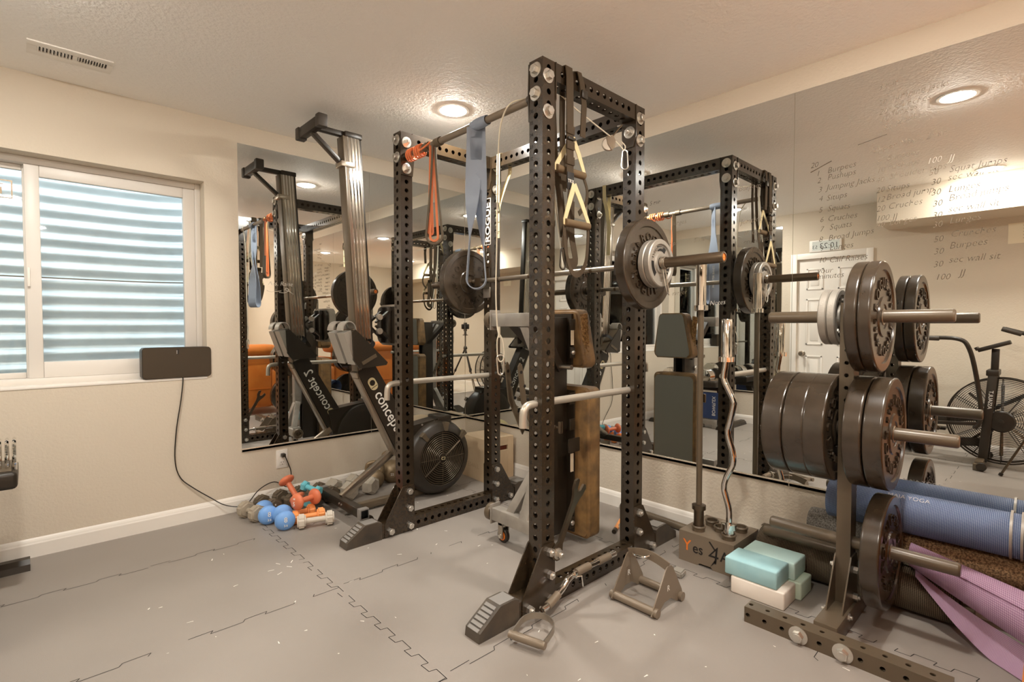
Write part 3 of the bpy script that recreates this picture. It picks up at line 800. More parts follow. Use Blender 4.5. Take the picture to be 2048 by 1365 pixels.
# visible top bolts
def tb(par, p, n, nut=False):
    mb = MB(); hexbolt(mb, p, n, 0.0165, 0.012, 0.030, nut); mb.build('bolt', ZINC, par, ang=25)
for k, (x, y) in {'P1': (PX, PY), 'P2': (PX, P2Y), 'P3': (P3X, PY), 'P4': (P3X, P2Y)}.items():
    p = posts[k]
    if k in ('P1', 'P2'):
        for z in (2.252, 2.155): tb(p, (x, y+T/2, z), -X)
    else:
        for z in (2.252, 2.155): tb(p, (x+T, y+T/2, z), X)
    if k in ('P1', 'P3'):
        for z in ((2.225, 2.080) if k == 'P1' else (2.235, 2.125)): tb(p, (x+T*0.42, y, z), -Y)
    else:
        for z in (2.235, 2.087): tb(p, (x+T*0.45, y-0.006, z), -Y, True); tb(p, (x+T*0.45, y+T, z), Y)
tb(posts['P3'], (P3X-0.006, PY+T*0.45, 2.165), -X, True)
# ---- safety pipes
def safety(y, x_end, lbl):
    pts = [V((-1.343, y, 0.772)), V((-1.341, y, 0.82))] + arc((-1.306, y, 0.828), -X, Z, 0.034, 0.0, pi/2*0.95, 6) + [V((-1.29, y, 0.864)), V((-1.2, y, 0.866)), V((x_end, y, 0.866))]
    mb = MB(); mb.tube(pts, 0.0165, 18); return mb.build('safety_pipe', PIPE, None, lbl, 'safety bar', 'pipe safeties of the rack', base=(-0.9, y, 0.866))
safety(PY+T/2, P3X+T+0.035, 'light metal safety pipe with hooked end through the near uprights')
safety(P2Y+T/2, P3X+T+0.035, 'light metal safety pipe with hooked end through the far uprights beside the rower')
# ---- J-cups
def jcup(y, lbl):
    t = thing('j_cup', lbl, 'j-cup', (P3X-0.02, y, 1.42), 0, 'bar holders on the rear uprights')
    mb = MB(); mb.prism([(0, 0.02), (0, 0.155), (-0.012, 0.155), (-0.012, 0.052), (-0.05, 0.05), (-0.066, 0.062), (-0.075, 0.085), (-0.084, 0.085), (-0.084, 0.03), (-0.06, 0.02)], (P3X-0.0015, y, 1.42), X, Z, -0.03, 0.03); mb.build('hook_body', BLACK, t)
    mb = MB(); mb.prism([(-0.0125, 0.0525), (-0.0125, 0.066), (-0.05, 0.056), (-0.064, 0.066), (-0.066, 0.062), (-0.05, 0.05)], (P3X-0.0015, y, 1.42), X, Z, -0.031, 0.031); mb.build('liner', DRUBBER, t)
    mb = MB(); mb.box(P3X-0.012, P3X-0.001, y-0.034, y+0.034, 1.38, 1.45, 0.004); mb.build('back_plate', GREYM, t)
    return t
jcup(PY+T/2, 'dark bar hook on the rear upright beside the near barbell plates'); jcup(P2Y+T/2, 'dark bar hook on the far rear upright under the bar')
# ================================================================== BARBELL + PLATES
BX, BZ, BYC = -0.632, 1.49, -1.528
bb = thing('barbell', 'long loaded steel barbell resting on the hooks of the power rack', 'barbell', (BX, BYC, BZ))
mb = MB(); mb.lathe([(0.0142, -0.66), (0.0142, 0.66)], (BX, BYC, BZ), Y, 20); mb.build('shaft', DSTEEL, bb)
for s in (-1, 1):
    mb = MB()
    for a, b in ((0.1, 0.36), (0.38, 0.62)): mb.lathe([(0.0142, a), (0.0149, a+0.004), (0.0149, b-0.004), (0.0142, b)], (BX, BYC, BZ), Y*s, 20)
    mb.build('knurling', STEEL, bb, split=0.0)
    mb = MB(); mb.lathe([(0.018, 0.635), (0.034, 0.638), (0.034, 0.662), (0.0245, 0.664), (0.0245, 1.083), (0.023, 1.086), (0.017, 1.087), (0.017, 1.082), (0.0, 1.082)], (BX, BYC, BZ), Y*s, 28); sl = mb.build('sleeve', DSTEEL, bb)
    mb = MB(); mb.lathe([(0.0155, 1.0825), (0.0155, 1.0835), (0.004, 1.0838), (0.003, 1.086), (0, 1.086)], (BX, BYC, BZ), Y*s, 18); mb.build('end_cap', ORANGEP, sl)

def bumper(name, r, w, top, bot, side, material=RUBBER, group=None):
    """plate with axis along local +z (lettered face up), centred on z = 0"""
    t = thing(name, 'plate', 'weight plate', (0, 0, 0), 0, group)
    h = w/2; mb = MB()
    prof = [(0.0262, -h+0.003), (0.03, -h+0.001), (0.072, -h+0.001), (0.078, -h+0.006), (0.178, -h+0.006), (0.182, -h), (r-0.006, -h), (r-0.0015, -h+0.0025), (r, -h+0.006), (r, -h+0.009), (r, h-0.009), (r, h-0.006), (r-0.0015, h-0.0025), (r-0.006, h), (r-0.008, h),
            (0.184, h), (0.182, h), (0.178, h-0.006), (0.176, h-0.006), (0.082, h-0.006), (0.080, h-0.006), (0.076, h-0.001), (0.05, h-0.001), (0.047, h-0.004), (0.03, h-0.004), (0.0262, h-0.003)]
    prof = [(q*r/0.2165 if q > 0.06 else q, z) for q, z in prof]
    mb.ring(prof, (0, 0, 0), Z, 56); mb.build('disc', material, t, ang=28)
    mb = MB(); mb.ring([(0.0255, -h+0.001), (0.0325, -h+0.001), (0.0325, h-0.002), (0.031, h-0.0005), (0.0255, h-0.0005)], (0, 0, 0), Z, 24); mb.build('steel_insert', STEEL, t)
    k = r/0.2165; mb = MB()
    for sgn in (1, -1):
        u = X if sgn > 0 else -X; o = (0, 0, sgn*(h-0.006))
        if top: mb.text(top, 0.058*k, o, u, Y, 0.006, (0.112*k, pi/2, 0.40), res=2)
        if bot: mb.text(bot, 0.058*k, o, u, Y, 0.006, (0.112*k, 3*pi/2, -0.40), res=2)
        if side:
            mb.text(side, 0.040*k, o, u, Y, 0.006, (0.116*k, pi, -0.24), res=2)
            mb.text(side, 0.040*k, o, u, Y, 0.006, (0.116*k, 0, -0.24), res=2)
    mb.build('raised_lettering', material, t, recalc=False, ang=25)
    return t
def ironplate(name, r, w):
    t = thing(name, 'plate', 'weight plate', (0, 0, 0), 0)
    h = w/2; mb = MB()
    mb.ring([(0.0262, -h+0.003), (0.032, -h), (0.045, -h), (0.049, -h+0.008), (r-0.026, -h+0.008), (r-0.022, -h), (r-0.004, -h), (r, -h+0.004), (r, h-0.004), (r-0.004, h), (r-0.022, h), (r-0.027, h-0.008), (0.05, h-0.008), (0.046, h), (0.032, h), (0.0262, h-0.003)], (0, 0, 0), Z, 44)
    mb.build('disc', IRONG, t, ang=28)
    mb = MB()     # the dark grip openings between the spokes
    for a0 in (0.35, 2.45, 4.55):
        pts = [(cos(a)*0.058, sin(a)*0.058) for a in (a0+1.0*i/8 for i in range(9))] + [(cos(a)*(r-0.031), sin(a)*(r-0.031)) for a in (a0+1.0*(8-i)/8 for i in range(9))]
        mb.prism(pts, (0, 0, 0), X, Y, -h+0.0075, h-0.0065)
    mb.build('grip_opening', NUM, t, split=0.0)
    mb = MB()
    for sgn in (1, -1):
        u = X if sgn > 0 else -X; o = (0, 0, sgn*(h-0.008))
        mb.text('STANDARD', 0.016, o, u, Y, 0.006, (r-0.046, 5*pi/12+0.2, 0.19), res=2); mb.text('10 LB', 0.018, o, u, Y, 0.006, (r-0.05, 3*pi/2, -0.2), res=2)
    mb.build('raised_lettering', IRONG, t, recalc=False)
    return t
def face_y(t, x, y, z, sgn=-1, roll=0.0):
    """lettered face looking along sgn*Y, rolled"""
    n = Y*sgn; up = V((sin(roll), 0, cos(roll))); xd = up.cross(n)
    m = M((xd, up, n)).transposed(); t.location = (x, y, z); t.rotation_euler = m.to_euler(); return t
RB = 0.2165
b45 = bumper('bumper_plate', RB, 0.055, 'ROGUE', 'ROGUE', '45LB')
b45['label'] = 'large black bumper plate on the near end of the barbell, behind two small grey plates'
face_y(b45, BX, -2.2225, BZ, -1, 0.35)
p = dup(b45, 'large black bumper plate on the far end of the barbell, behind the grey band'); face_y(p, BX, -0.838, BZ, -1, -0.5)
g10 = ironplate('small_iron_plate', 0.113, 0.030)
g10['label'] = 'inner of the two small grey iron plates on the near barbell sleeve'; g10['group'] = 'small grey iron plates'; face_y(g10, BX, -2.268, BZ, -1, 0.2)
p = dup(g10, 'outer small grey iron plate on the near barbell sleeve, beside the spring clip'); face_y(p, BX, -2.2995, BZ, -1, -0.6)
# spring clip collar
def clip(x, y, z, lbl):
    t = thing('spring_collar', lbl, 'collar', (x, y, z))
    mb = MB(); pts = [V((x+0.0275*cos(a), y-0.006*a/(2*pi), z+0.0275*sin(a))) for a in (2*pi*i/18 for i in range(18*4+1))]
    mb.tube(pts, 0.0026, 8); mb.build('coil', STEEL, t)
    mb = MB(); mb.tube([(x, y-0.003, z-0.0275), (x+0.005, y-0.006, z-0.06), (x+0.002, y-0.012, z-0.085), (x+0.018, y-0.016, z-0.14), (x+0.034, y-0.016, z-0.148), (x+0.04, y-0.012, z-0.13), (x+0.026, y-0.008, z-0.08), (x+0.018, y-0.006, z-0.03)], 0.0028, 8); mb.build('handle_loop', ZINC, t)
clip(BX, -2.317, BZ, 'bright spring collar clip on the near barbell sleeve')
# ================================================================== PLATE TREE
TX, TY0, TY1 = -0.41, -3.055, -3.005
tr = thing('plate_tree', 'brown black weight plate tree with pegs on both sides, right of the rack', 'plate rack', (-0.4, -3.03, 0))
mb = MB(); mb.perf((TX-0.038, TY0, 0.076), Z, X, Y, 1.21, 0.076, 0.05, [0.62+0.05*i for i in range(11)], faces='bB', rad=0.008); po = mb.build('post', TAUPE, tr)
mb = MB(); mb.perf((-0.735, -3.40, 0), Y, X, Z, 0.64, 0.066, 0.062, [0.05+0.064*i for i in range(10)], faces='bBA', rad=0.0085); fb = mb.build('front_foot_beam', TAUPE, tr)
mb = MB(); mb.box(-0.12, -0.06, -3.40, -2.76, 0, 0.062, 0.003); mb.build('rear_foot_beam', TAUPE, tr)
mb = MB(); mb.box(-0.668, -0.121, -3.07, -2.99, 0.0, 0.076, 0.003); mb.build('base_tube', TAUPE, tr)
for y in (-2.99, -3.135):
    mb = MB(); hexbolt(mb, (-0.735, y+0.03, 0.031), -X, 0.018, 0.013, 0.033); mb.build('bolt', ZINC, fb, ang=25)
for y in (TY0-0.005, TY1):
    mb = MB(); mb.prism([(TX-0.15, 0.045), (TX+0.06, 0.045), (TX+0.06, 0.09), (TX+0.038, 0.27), (TX-0.038, 0.27), (TX-0.15, 0.085)], (0, y+0.005, 0), X, Z, 0, 0.005); gp = mb.build('gusset_plate', TAUPE, tr)
    for (bx, bz) in ((TX-0.11, 0.062), (TX, 0.1), (TX, 0.21)):
        mb = MB(); hexbolt(mb, (bx, TY0-0.005 if y < TY0 else TY1+0.005, bz), -Y if y < TY0 else Y, 0.013, 0.011, 0.0, True); mb.build('nut', ZINC, gp, ang=25)
for z, yr, yl in ((1.23, -3.354, -2.722), (0.78, -3.373, -2.72), (0.32, -3.385, -2.74)):
    mb = MB(); mb.lathe([(0.0, 0), (0.020, 0.0005), (0.0235, 0.004), (0.0245, 0.008), (0.0245, yl-yr-0.008), (0.0235, yl-yr-0.004), (0.020, yl-yr), (0, yl-yr)], (TX, yr, z), Y, 28); mb.build('peg', TAUPE, tr)
def tp(proto, y, z, lbl, sgn, roll):
    p = dup(proto, lbl); face_y(p, TX, y, z, sgn, roll); return p
grp = 'bumper plates on the plate tree'
thin = bumper('bumper_plate', RB, 0.043, 'ROGUE', 'ROGUE', '25LB'); thin['group'] = grp
thin['label'] = 'inner of the two bumper plates on the top right peg of the plate tree'; face_y(thin, TX, -3.0785, 1.23-0.0015, -1, 0.6)
tp(thin, -3.1225, 1.2285, 'outer bumper plate on the top right peg of the plate tree, lettered face showing', -1, -0.5)
med = bumper('bumper_plate', RB, 0.062, 'ROGUE', 'ROGUE', '35LB'); med['group'] = grp
med['label'] = 'inner of the two bumper plates on the middle right peg of the plate tree'; face_y(med, TX, -3.089, 0.7785, -1, 0.2)
tp(med, -3.1545, 0.7785, 'outer bumper plate on the middle right peg of the plate tree, glowing amber face', -1, 0.9)
tp(med, -3.152, 0.3185, 'single bumper plate on the lowest peg of the plate tree above the mats', -1, -0.9)
thick = bumper('bumper_plate', RB, 0.078, 'ROGUE', 'ROGUE', '45LB'); thick['group'] = grp
thick['label'] = 'outermost left thick bumper plate on the middle left peg of the plate tree'; face_y(thick, TX, -2.809, 0.7785, 1, 0.4)
tp(thick, -2.889, 0.7785, 'middle of the three thick bumper plates on the middle left peg', -1, 1.1)
tp(thick, -2.962, 0.7785, 'thick bumper plate on the middle left peg touching the plate tree post', -1, 2.1)
tp(g10, -2.957, 1.2295, 'small grey iron plate on the top left peg, farther from the post', 1, 0.7)
tp(g10, -2.9885, 1.2295, 'small grey iron plate on the top left peg against the plate tree post', -1, 0.3)
# ================================================================== ROWER (stored on its front end)
RY = -0.55
ro = thing('rowing_machine', 'dark rowing machine stored upright on its end behind the rack, rail nearly at the ceiling', 'rowing machine', (-1.1, RY, 0))
rt, rb_ = V((-1.338, RY, 2.36)), V((-1.252, RY, 0.86))
mb = MB(); mb.bar(rb_, rt, 0.075, 0.10, up=X, bev=0.004); rail = mb.build('rail', STEEL, ro)
mb = MB(); dv = (rt-rb_).normalized(); nx = V((dv.z, 0, -dv.x))
mb.bar(rb_-nx*0.056, rt-nx*0.056, 0.082, 0.012, up=X, bev=0.002); mb.build('rail_underside', TAUPE, rail)
mb = MB(); mb.bar(rb_+nx*0.058, rt+nx*0.058, 0.052, 0.016, up=X, bev=0.002); mb.build('seat_track', DRUBBER, rail)
mb = MB()
for o in (-0.03, -0.008, 0.014, 0.034): mb.bar(rb_+nx*o-Y*0.0385, rt+nx*o-Y*0.0385, 0.003, 0.009, up=X, bev=0.001); mb.bar(rb_+nx*o+Y*0.0385, rt+nx*o+Y*0.0385, 0.003, 0.009, up=X, bev=0.001)
mb.build('rail_groove', CHROME, rail, split=0.0)
# rear leg: cross bar near the ceiling with rubber caps, and its brace
mb = MB(); mb.box(-1.60, -1.555, -0.69, -0.41, 2.335, 2.395, 0.004); mb.bar((-1.56, RY, 2.375), (-1.29, RY, 2.375), 0.04, 0.03, bev=0.003)
mb.bar((-1.575, RY, 2.345), (-1.385, RY, 2.19), 0.04, 0.022, bev=0.002); rl = mb.build('rear_leg', DRUBBER, ro)
for y in (-0.70, -0.40):
    mb = MB(); mb.box(-1.606, -1.549, y-0.025, y+0.025, 2.328, 2.402, 0.008); mb.build('end_cap', RUBBERD, rl)
mb = MB(); mb.box(-1.41, -1.32, RY-0.043, RY+0.043, 2.17, 2.205, 0.004); mb.build('brace_clamp', STEEL, rl)
mb = MB(); mb.box(-1.385, -1.27, RY-0.044, RY+0.044, 2.355, 2.39, 0.008); mb.build('rail_cap', DRUBBER, rail)
# seat on its carriage
mb = MB(); mb.prism(rrect(0, 0, 0.30, 0.27, 0.06), (-1.062, RY, 1.20), Y, Z, 0.0, 0.05); st = mb.build('seat', SEATM, ro, ang=50)
mb = MB(); mb.prism(rrect(0, 0, 0.27, 0.24, 0.05), (-1.082, RY, 1.20), Y, Z, 0.0, 0.022); mb.build('seat_pan', DRUBBER, st)
mb = MB()
for s in (-1, 1):
    mb.bar((-1.085, RY+s*0.05, 1.30), (-1.19, RY+s*0.05, 1.215), 0.012, 0.03, up=Y); mb.bar((-1.085, RY+s*0.05, 1.10), (-1.19, RY+s*0.05, 1.195), 0.012, 0.03, up=Y)
    mb.box(-1.105, -1.085, RY+s*0.05-0.01, RY+s*0.05+0.01, 1.08, 1.32, 0.003)
mb.build('carriage', DRUBBER, st)
mb = MB()
for z in (1.16, 1.25):
    for s in (-1, 1): mb.lathe([(0.019, 0), (0.021, 0.004), (0.021, 0.02), (0.019, 0.024)], (-1.172, RY+s*0.058-0.012, z), Y, 16)
mb.build('roller', ZINC, st, split=0.0)
# foot stretchers
def footplate(yc, s):
    mb = MB(); mb.prism([(-1.392, 1.158), (-1.372, 1.172), (-1.155, 0.962), (-1.165, 0.945), (-1.347, 0.932), (-1.385, 0.985)], (0, yc, 0), X, Z, -0.008 if s < 0 else -0.004, 0.008); f = mb.build('foot_stretcher', DRUBBER, ro)
    mb = MB(); mb.bar((-1.378, yc-s*0.062, 1.172), (-1.17, yc-s*0.062, 0.962), 0.12, 0.012, up=(1, 0, 1), bev=0.003); mb.build('foot_board', TAUPE, f)
    # grey heel cup with its loop
    mb = MB(); mb.prism([(-1.44, 1.15), (-1.395, 1.166), (-1.34, 0.975), (-1.37, 0.955)], (0, yc-s*0.055, 0), X, Z, -0.05, 0.05)
    pts = [V((-1.40+0.07*cos(a)*0.6, yc-s*0.055, 1.165+0.055*sin(a))) for a in (pi*i/10 for i in range(11))]
    mb.strip(pts, [V((cos(pi*i/10), 0, sin(pi*i/10))) for i in range(11)], 0.085, 0.006); mb.build('heel_cup', IRONG, f)
    mb = MB(); mb.strip(arc((-1.27, yc-s*0.06, 1.06), V((0.7, 0, 0.7)), Y, 0.06, -pi/2, pi/2, 8), [V((1, 0, 1))]*9, 0.03, 0.004); mb.build('strap', NUM, f)
    mb = MB(); mb.bar((-1.33, yc-0.0095*1, 0.962), (-1.235, yc-0.0095, 1.01), 0.003, 0.022, up=Z); mb.build('sticker', TAUPE, f)
footplate(-0.675, -1); footplate(-0.43, 1)
# arm (front frame) with its lettering
arm = [(-1.318, 0.905), (-1.205, 0.955), (-0.93, 0.49), (-1.03, 0.33)]
mb = MB(); mb.prism(arm, (0, RY, 0), X, Z, -0.045, 0.045); am = mb.build('front_arm', DRUBBER, ro)
mb = MB(); e0, e1 = V((-1.325, RY, 0.90)), V((-1.038, RY, 0.325)); mb.bar(e0, e1, 0.08, 0.014, up=X, bev=0.002); mb.build('arm_edge', STEEL, am)
ud = V((0.29, 0, -0.515)).normalized(); vd = V((-ud.z, 0, ud.x)); c0 = V((-1.235, RY-0.0456, 0.855))
mb = MB(); mb.text('concept 2', 0.10, c0+ud*0.105-vd*0.025, ud, vd, 0.0008, None, 'LEFT', 0, 0.008, 0.92)
c1 = V((-0.99, RY+0.0456, 0.44)); mb.text('concept 2', 0.10, c1-ud*0.085-vd*0.025, -ud, -vd if False else vd, 0.0008, None, 'LEFT', 0, 0.008, 0.92); mb.build('lettering', WHITEINK, am, recalc=False, split=0.02)
mb = MB()
def logo(o, u, v):
    n = u.cross(v)
    mb.prism([(x, y) for x, y in rrect(0.04, 0.03, 0.085, 0.055, 0.026)], o, u, v, 0.0, 0.0009)
logo(c0-vd*0.028, ud, vd); logo(c1-vd*0.028, -ud, vd); lg = mb.build('logo_plate', TANW, am, split=0.0)
mb = MB()
for (o, u, v) in ((c0-vd*0.028, ud, vd), (c1-vd*0.028, -ud, vd)):
    n = u.cross(v); mb.lathe([(0.019, 0.0005), (0.019, 0.0013)], o+u*0.032+v*0.03, n, 20); mb.bar(o+u*0.062+v*0.006+n*0.001, o+u*0.062+v*0.054+n*0.001, 0.004, 0.0008, up=n)
mb.build('logo_mark', DRUBBER, am, split=0.0)
# chain housing, flywheel
FX, FZ = -0.722, 0.268
mb = MB(); mb.prism([(-1.04, 0.50), (-0.62, 0.55), (-0.60, 0.50), (-0.66, 0.46), (-1.0, 0.30)], (0, RY, 0), X, Z, -0.055, 0.055); mb.box(-0.72, -0.61, -0.62, -0.48, 0.50, 0.555, 0.006); hs = mb.build('chain_housing', DRUBBER, ro)
mb = MB()
for x in (-0.95, -0.85, -0.75, -0.65): mb.lathe([(0.007, 0), (0.007, 0.004), (0.004, 0.005)], (x, RY-0.055, 0.50+0.1*(x+0.95)), -Y, 12)
mb.build('rivet', ZINC, hs, split=0.0)
mb = MB(); mb.lathe([(0.0, 0), (0.21, 0.0), (0.255, 0.02), (0.262, 0.05), (0.262, 0.15), (0.25, 0.185), (0.235, 0.205), (0.192, 0.225), (0.186, 0.222), (0.186, 0.16), (0.0, 0.16)], (FX, RY+0.10, FZ), -Y, 56); fw = mb.build('flywheel_housing', DRUBBER, ro)
mb = MB()
for i in range(1, 12):
    r = 0.022+0.0142*i; mb.tube([(FX+r*cos(a), RY-0.117-0.006*cos(r/0.18*pi/2), FZ+r*sin(a)) for a in (2*pi*k/48 for k in range(48))], 0.0028, 6, closed=True)
for k in range(4):
    a = pi/2*k+0.0; mb.tube([(FX+0.03*cos(a), RY-0.1235, FZ+0.03*sin(a)), (FX+0.185*cos(a), RY-0.117, FZ+0.185*sin(a))], 0.0022, 6)
mb.build('vent_grille', GRILL, fw)
mb = MB(); a = 0.62; mb.bar((FX-0.18*cos(a), RY-0.122, FZ-0.18*sin(a)), (FX+0.18*cos(a), RY-0.122, FZ+0.18*sin(a)), 0.004, 0.009, up=Z); mb.build('grille_strut', STEEL, fw)
mb = MB(); mb.lathe([(0.03, 0), (0.03, 0.006), (0.022, 0.009), (0, 0.01)], (FX, RY-0.117, FZ), -Y, 24); mb.build('hub', DRUBBER, fw)
mb = MB(); mb.text('C2', 0.03, (FX, RY-0.1272, FZ-0.01), X, Z, 0.0008); mb.build('hub_logo', TANW, fw, recalc=False)
mb = MB()
for a in (0.7, 1.45, 2.3):
    mb.prism([(-0.012, 0.192), (0.012, 0.192), (0.018, 0.252), (-0.018, 0.252)], (FX, RY-0.127, FZ), V((sin(a), 0, -cos(a))), V((cos(a), 0, sin(a))), -0.03, 0.006)
mb.build('housing_tab', TAUPE, fw, split=0.0)
mb = MB(); mb.bar((-1.02, RY+0.04, 0.345), (-1.39, RY+0.04, 0.105), 0.04, 0.045, bev=0.003); mb.build('strut', STEEL, ro)
mb = MB(); mb.bar((-1.375, RY, 0.035), (-0.74, RY, 0.035), 0.05, 0.04, bev=0.003); mb.build('floor_tube', TAUPE, ro)
mb = MB(); mb.box(-1.425, -1.375, -0.835, -0.235, 0.058, 0.112, 0.003); ff = mb.build('front_foot_bar', DRUBBER, ro)
for y in (-0.835, -0.26):
    mb = MB(); mb.box(-1.43, -1.37, y, y+0.04, 0.052, 0.118, 0.005); mb.build('end_cap', FOOTG, ff)
    mb = MB(); mb.lathe([(0.0, 0), (0.02, 0), (0.034, 0.004), (0.034, 0.022), (0.02, 0.026), (0, 0.026)], (-1.37, y+0.005, 0.036), Y, 24); mb.build('transport_wheel', DRUBBER, ff)
mb = MB()
for y in (-0.5, -0.53): mb.lathe([(0.006, 0), (0.006, 0.005), (0.003, 0.006)], (-1.425, y-0.05, 0.085), -X, 10)
mb.build('bolt', ZINC, ff, split=0.0)
# ================================================================== BENCH stored on end inside the rack
bn = thing('weight_bench', 'adjustable weight bench stood on end inside the rack, torn brown pads facing the mirror', 'weight bench', (-0.75, -1.72, 0))
BY = -1.715
def xbar(z, lbl):
    mb = MB(); mb.box(-0.965, -0.905, -1.86, -1.47, z-0.035, z+0.035, 0.004); c = mb.build('foot_crossbar', GREYM, bn)
    for y, s in ((-1.47, 1),):
        mb = MB(); mb.box(-0.972, -0.898, min(y, y+s*0.008), max(y, y+s*0.008), z-0.055, z+0.055, 0.003); mb.build('end_plate', GREYM, c)
        mb = MB(); mb.lathe([(0.012, 0.008), (0.012, 0.012), (0.042, 0.012), (0.048, 0.02), (0.048, 0.044), (0.042, 0.05), (0.026, 0.05), (0.024, 0.036), (0.010, 0.034), (0.008, 0.04), (0, 0.04)], (-0.935, y, z), Y*s, 28); mb.build('roller_foot', TAUPE, c)
    return c
lo = xbar(0.15, ''); up_ = xbar(1.225, '')
mb = MB(); mb.box(-0.87, -0.80, BY-0.035, BY+0.035, 0.40, 1.04, 0.004); sp_ = mb.build('spine', GREYM, bn)
mb = MB(); mb.bar((-0.835, BY, 0.42), (-0.935, BY, 0.17), 0.06, 0.065, up=X, bev=0.003); mb.bar((-0.835, BY, 1.02), (-0.93, BY, 1.2), 0.06, 0.06, up=X, bev=0.003); mb.bar((-0.92, BY+0.13, 0.17), (-0.84, BY+0.02, 0.42), 0.05, 0.05, up=X, bev=0.003); mb.build('brace', GREYM, bn, split=-0.03)
mb = MB(); mb.bar((-0.915, BY-0.06, 1.21), (-0.72, BY-0.03, 0.96), 0.05, 0.045, up=X); mb.bar((-0.915, BY+0.12, 1.21), (-0.72, BY+0.03, 0.98), 0.05, 0.045, up=X); mb.build('brace', DRUBBER, bn, split=0.0)
# ladder plates with adjustment holes
for s in (-1, 1):
    mb = MB(); pts = [(-0.96, 0.98), (-0.945, 1.0), (-0.93, 0.98), (-0.90, 0.80), (-0.81, 0.62), (-0.83, 0.59), (-0.935, 0.79)]
    mb.prism(pts, (0, BY+s*0.05+0.09, 0), X, Z, -0.004, 0.004); ld = mb.build('ladder_plate', TAUPE, bn)
    mb = MB()
    for t in range(5):
        p = V((-0.94+0.026*t, 0, 0.95-0.075*t)); mb.lathe([(0.009, -0.0046), (0.009, 0.0046)], (p.x, BY+s*0.05+0.09, p.z), Y, 14)
    mb.build('adjustment_hole', WHITEINK if False else NUM, ld, split=0.0)
def pad(name, pts, x0, x1, m_side, m_face, r=0.02):
    mb = MB(); mb.prism(pts, (x0, 0, 0), Y, Z, 0, x1-x0)
    bmesh.ops.bevel(mb.bm, geom=[e for e in mb.bm.edges if abs(e.verts[0].co.x-e.verts[1].co.x) < 1e-5], offset=r*0.7, segments=3, affect='EDGES', clamp_overlap=True)
    p = mb.build(name, m_side, bn, ang=60)
    xs = (x1-0.0005)
    c = V((0, sum(a for a, b in pts)/len(pts), sum(b for a, b in pts)/len(pts)))
    q = [(c.y+(a-c.y)*0.90, c.z+(b-c.z)*0.95) for a, b in pts]
    mb = MB(); mb.prism(q, (xs, 0, 0), Y, Z, 0, 0.004); mb.build('pad_cover', m_face, p); return p
low = pad('back_pad', rrect(-1.73, 0.4475, 0.33, 0.825, 0.035, 4), -0.645, -0.535, VINYLB, VINYLG)
hi = pad('seat_pad', [(-1.84, 0.965), (-1.59, 0.965), (-1.57, 0.985), (-1.572, 1.01), (-1.60, 1.26), (-1.61, 1.277), (-1.63, 1.285), (-1.78, 1.285), (-1.80, 1.277), (-1.81, 1.26), (-1.862, 1.01), (-1.86, 0.985)], -0.64, -0.535, VINYLB, VINYLG)
mb = MB(); rr = random.Random(2)
mb.prism([(-0.655, 1.255), (-0.60, 1.262), (-0.585, 1.12), (-0.575, 0.985), (-0.61, 0.975), (-0.625, 1.1)], (0, -1.836, 0), X, Z, -0.001, 0.010)
for i in range(160):
    z = rr.uniform(0.98, 1.25); x = -0.63+0.03*rr.random()+0.12*(1.2-z)*0.2; y = -1.83-0.18*(0 if z < 0 else 0)+0.19*max(0, z-0.98)*0.19
    p = V((x, -1.846+(z-0.97)*0.02, z)); d = V((rr.uniform(-1, 1), -abs(rr.uniform(0.3, 1)), rr.uniform(-1, 1))).normalized()
    mb.tube([p, p+d*0.01, p+d*0.014+V((rr.uniform(-.006, .006), 0, rr.uniform(-.006, .006)))], 0.0012, 4)
mb.build('torn_stuffing', STUFF, hi, kind='stuff')
mb = MB(); mb.box(-0.655, -0.645, -1.80, -1.63, 0.06, 0.84); mb.box(-0.655, -0.64, -1.78, -1.65, 0.98, 1.26); mb.build('pad_board', DRUBBER, bn, split=0.0)
mb = MB(); mb.box(-0.80, -0.655, BY-0.035, BY-0.015, 0.05, 1.24, 0.003); mb.box(-0.80, -0.655, BY+0.035, BY+0.055, 0.05, 1.24, 0.003); mb.build('pad_rail', DRUBBER, bn, split=0.0)
mb = MB()
for z in (0.12, 0.66, 0.80, 1.05, 1.2): mb.box(-0.70, -0.66, -1.812, -1.802, z-0.03, z+0.03, 0.002)
mb.build('pad_bracket', DRUBBER, bn, split=0.0)
mb = MB()
for z in (0.12, 0.80, 1.05): mb.lathe([(0.014, 0), (0.013, 0.006), (0.006, 0.011), (0, 0.012)], (-0.68, -1.812, z), -Y, 16)
for z in (0.78, 0.88): mb.lathe([(0.018, 0), (0.018, 0.006), (0.01, 0.012), (0, 0.012)], (-0.81, BY-0.036, z), -Y, 16)
mb.build('bolt', ZINC, bn, split=0.0)
mb = MB(); mb.lathe([(0.014, 0), (0.014, 0.02), (0.01, 0.024), (0.01, 0.05), (0.006, 0.05), (0.006, 0.075)], (-0.80, BY-0.035, 0.66), -Y, 16); mb.box(-0.812, -0.788, BY-0.125, BY-0.105, 0.63, 0.695, 0.006); mb.build('pull_pin', DSTEEL, bn)
mb = MB(); mb.cyl((-0.74, BY-0.02, 0.975), (-0.74, BY-0.14, 0.975), 0.013, 16); mb.build('pull_pin', STEEL, bn)
mb = MB(); mb.box(-0.672, -0.668, -1.8128, -1.8118, 0.0, 0.0) if False else mb.box(-0.69, -0.665, -1.8065, -1.8045, 0.40, 0.50); mb.box(-0.69, -0.665, -1.8065, -1.8045, 1.09, 1.19); mb.build('data_label', PAPER, bn, split=0.0)
mb = MB(); mb.prism(rrect(-0.70, 0.555, 0.09, 0.075, 0.008), (0, -1.835, 0), X, Z, 0, 0.006); mb.build('catch_plate', DRUBBER, bn)
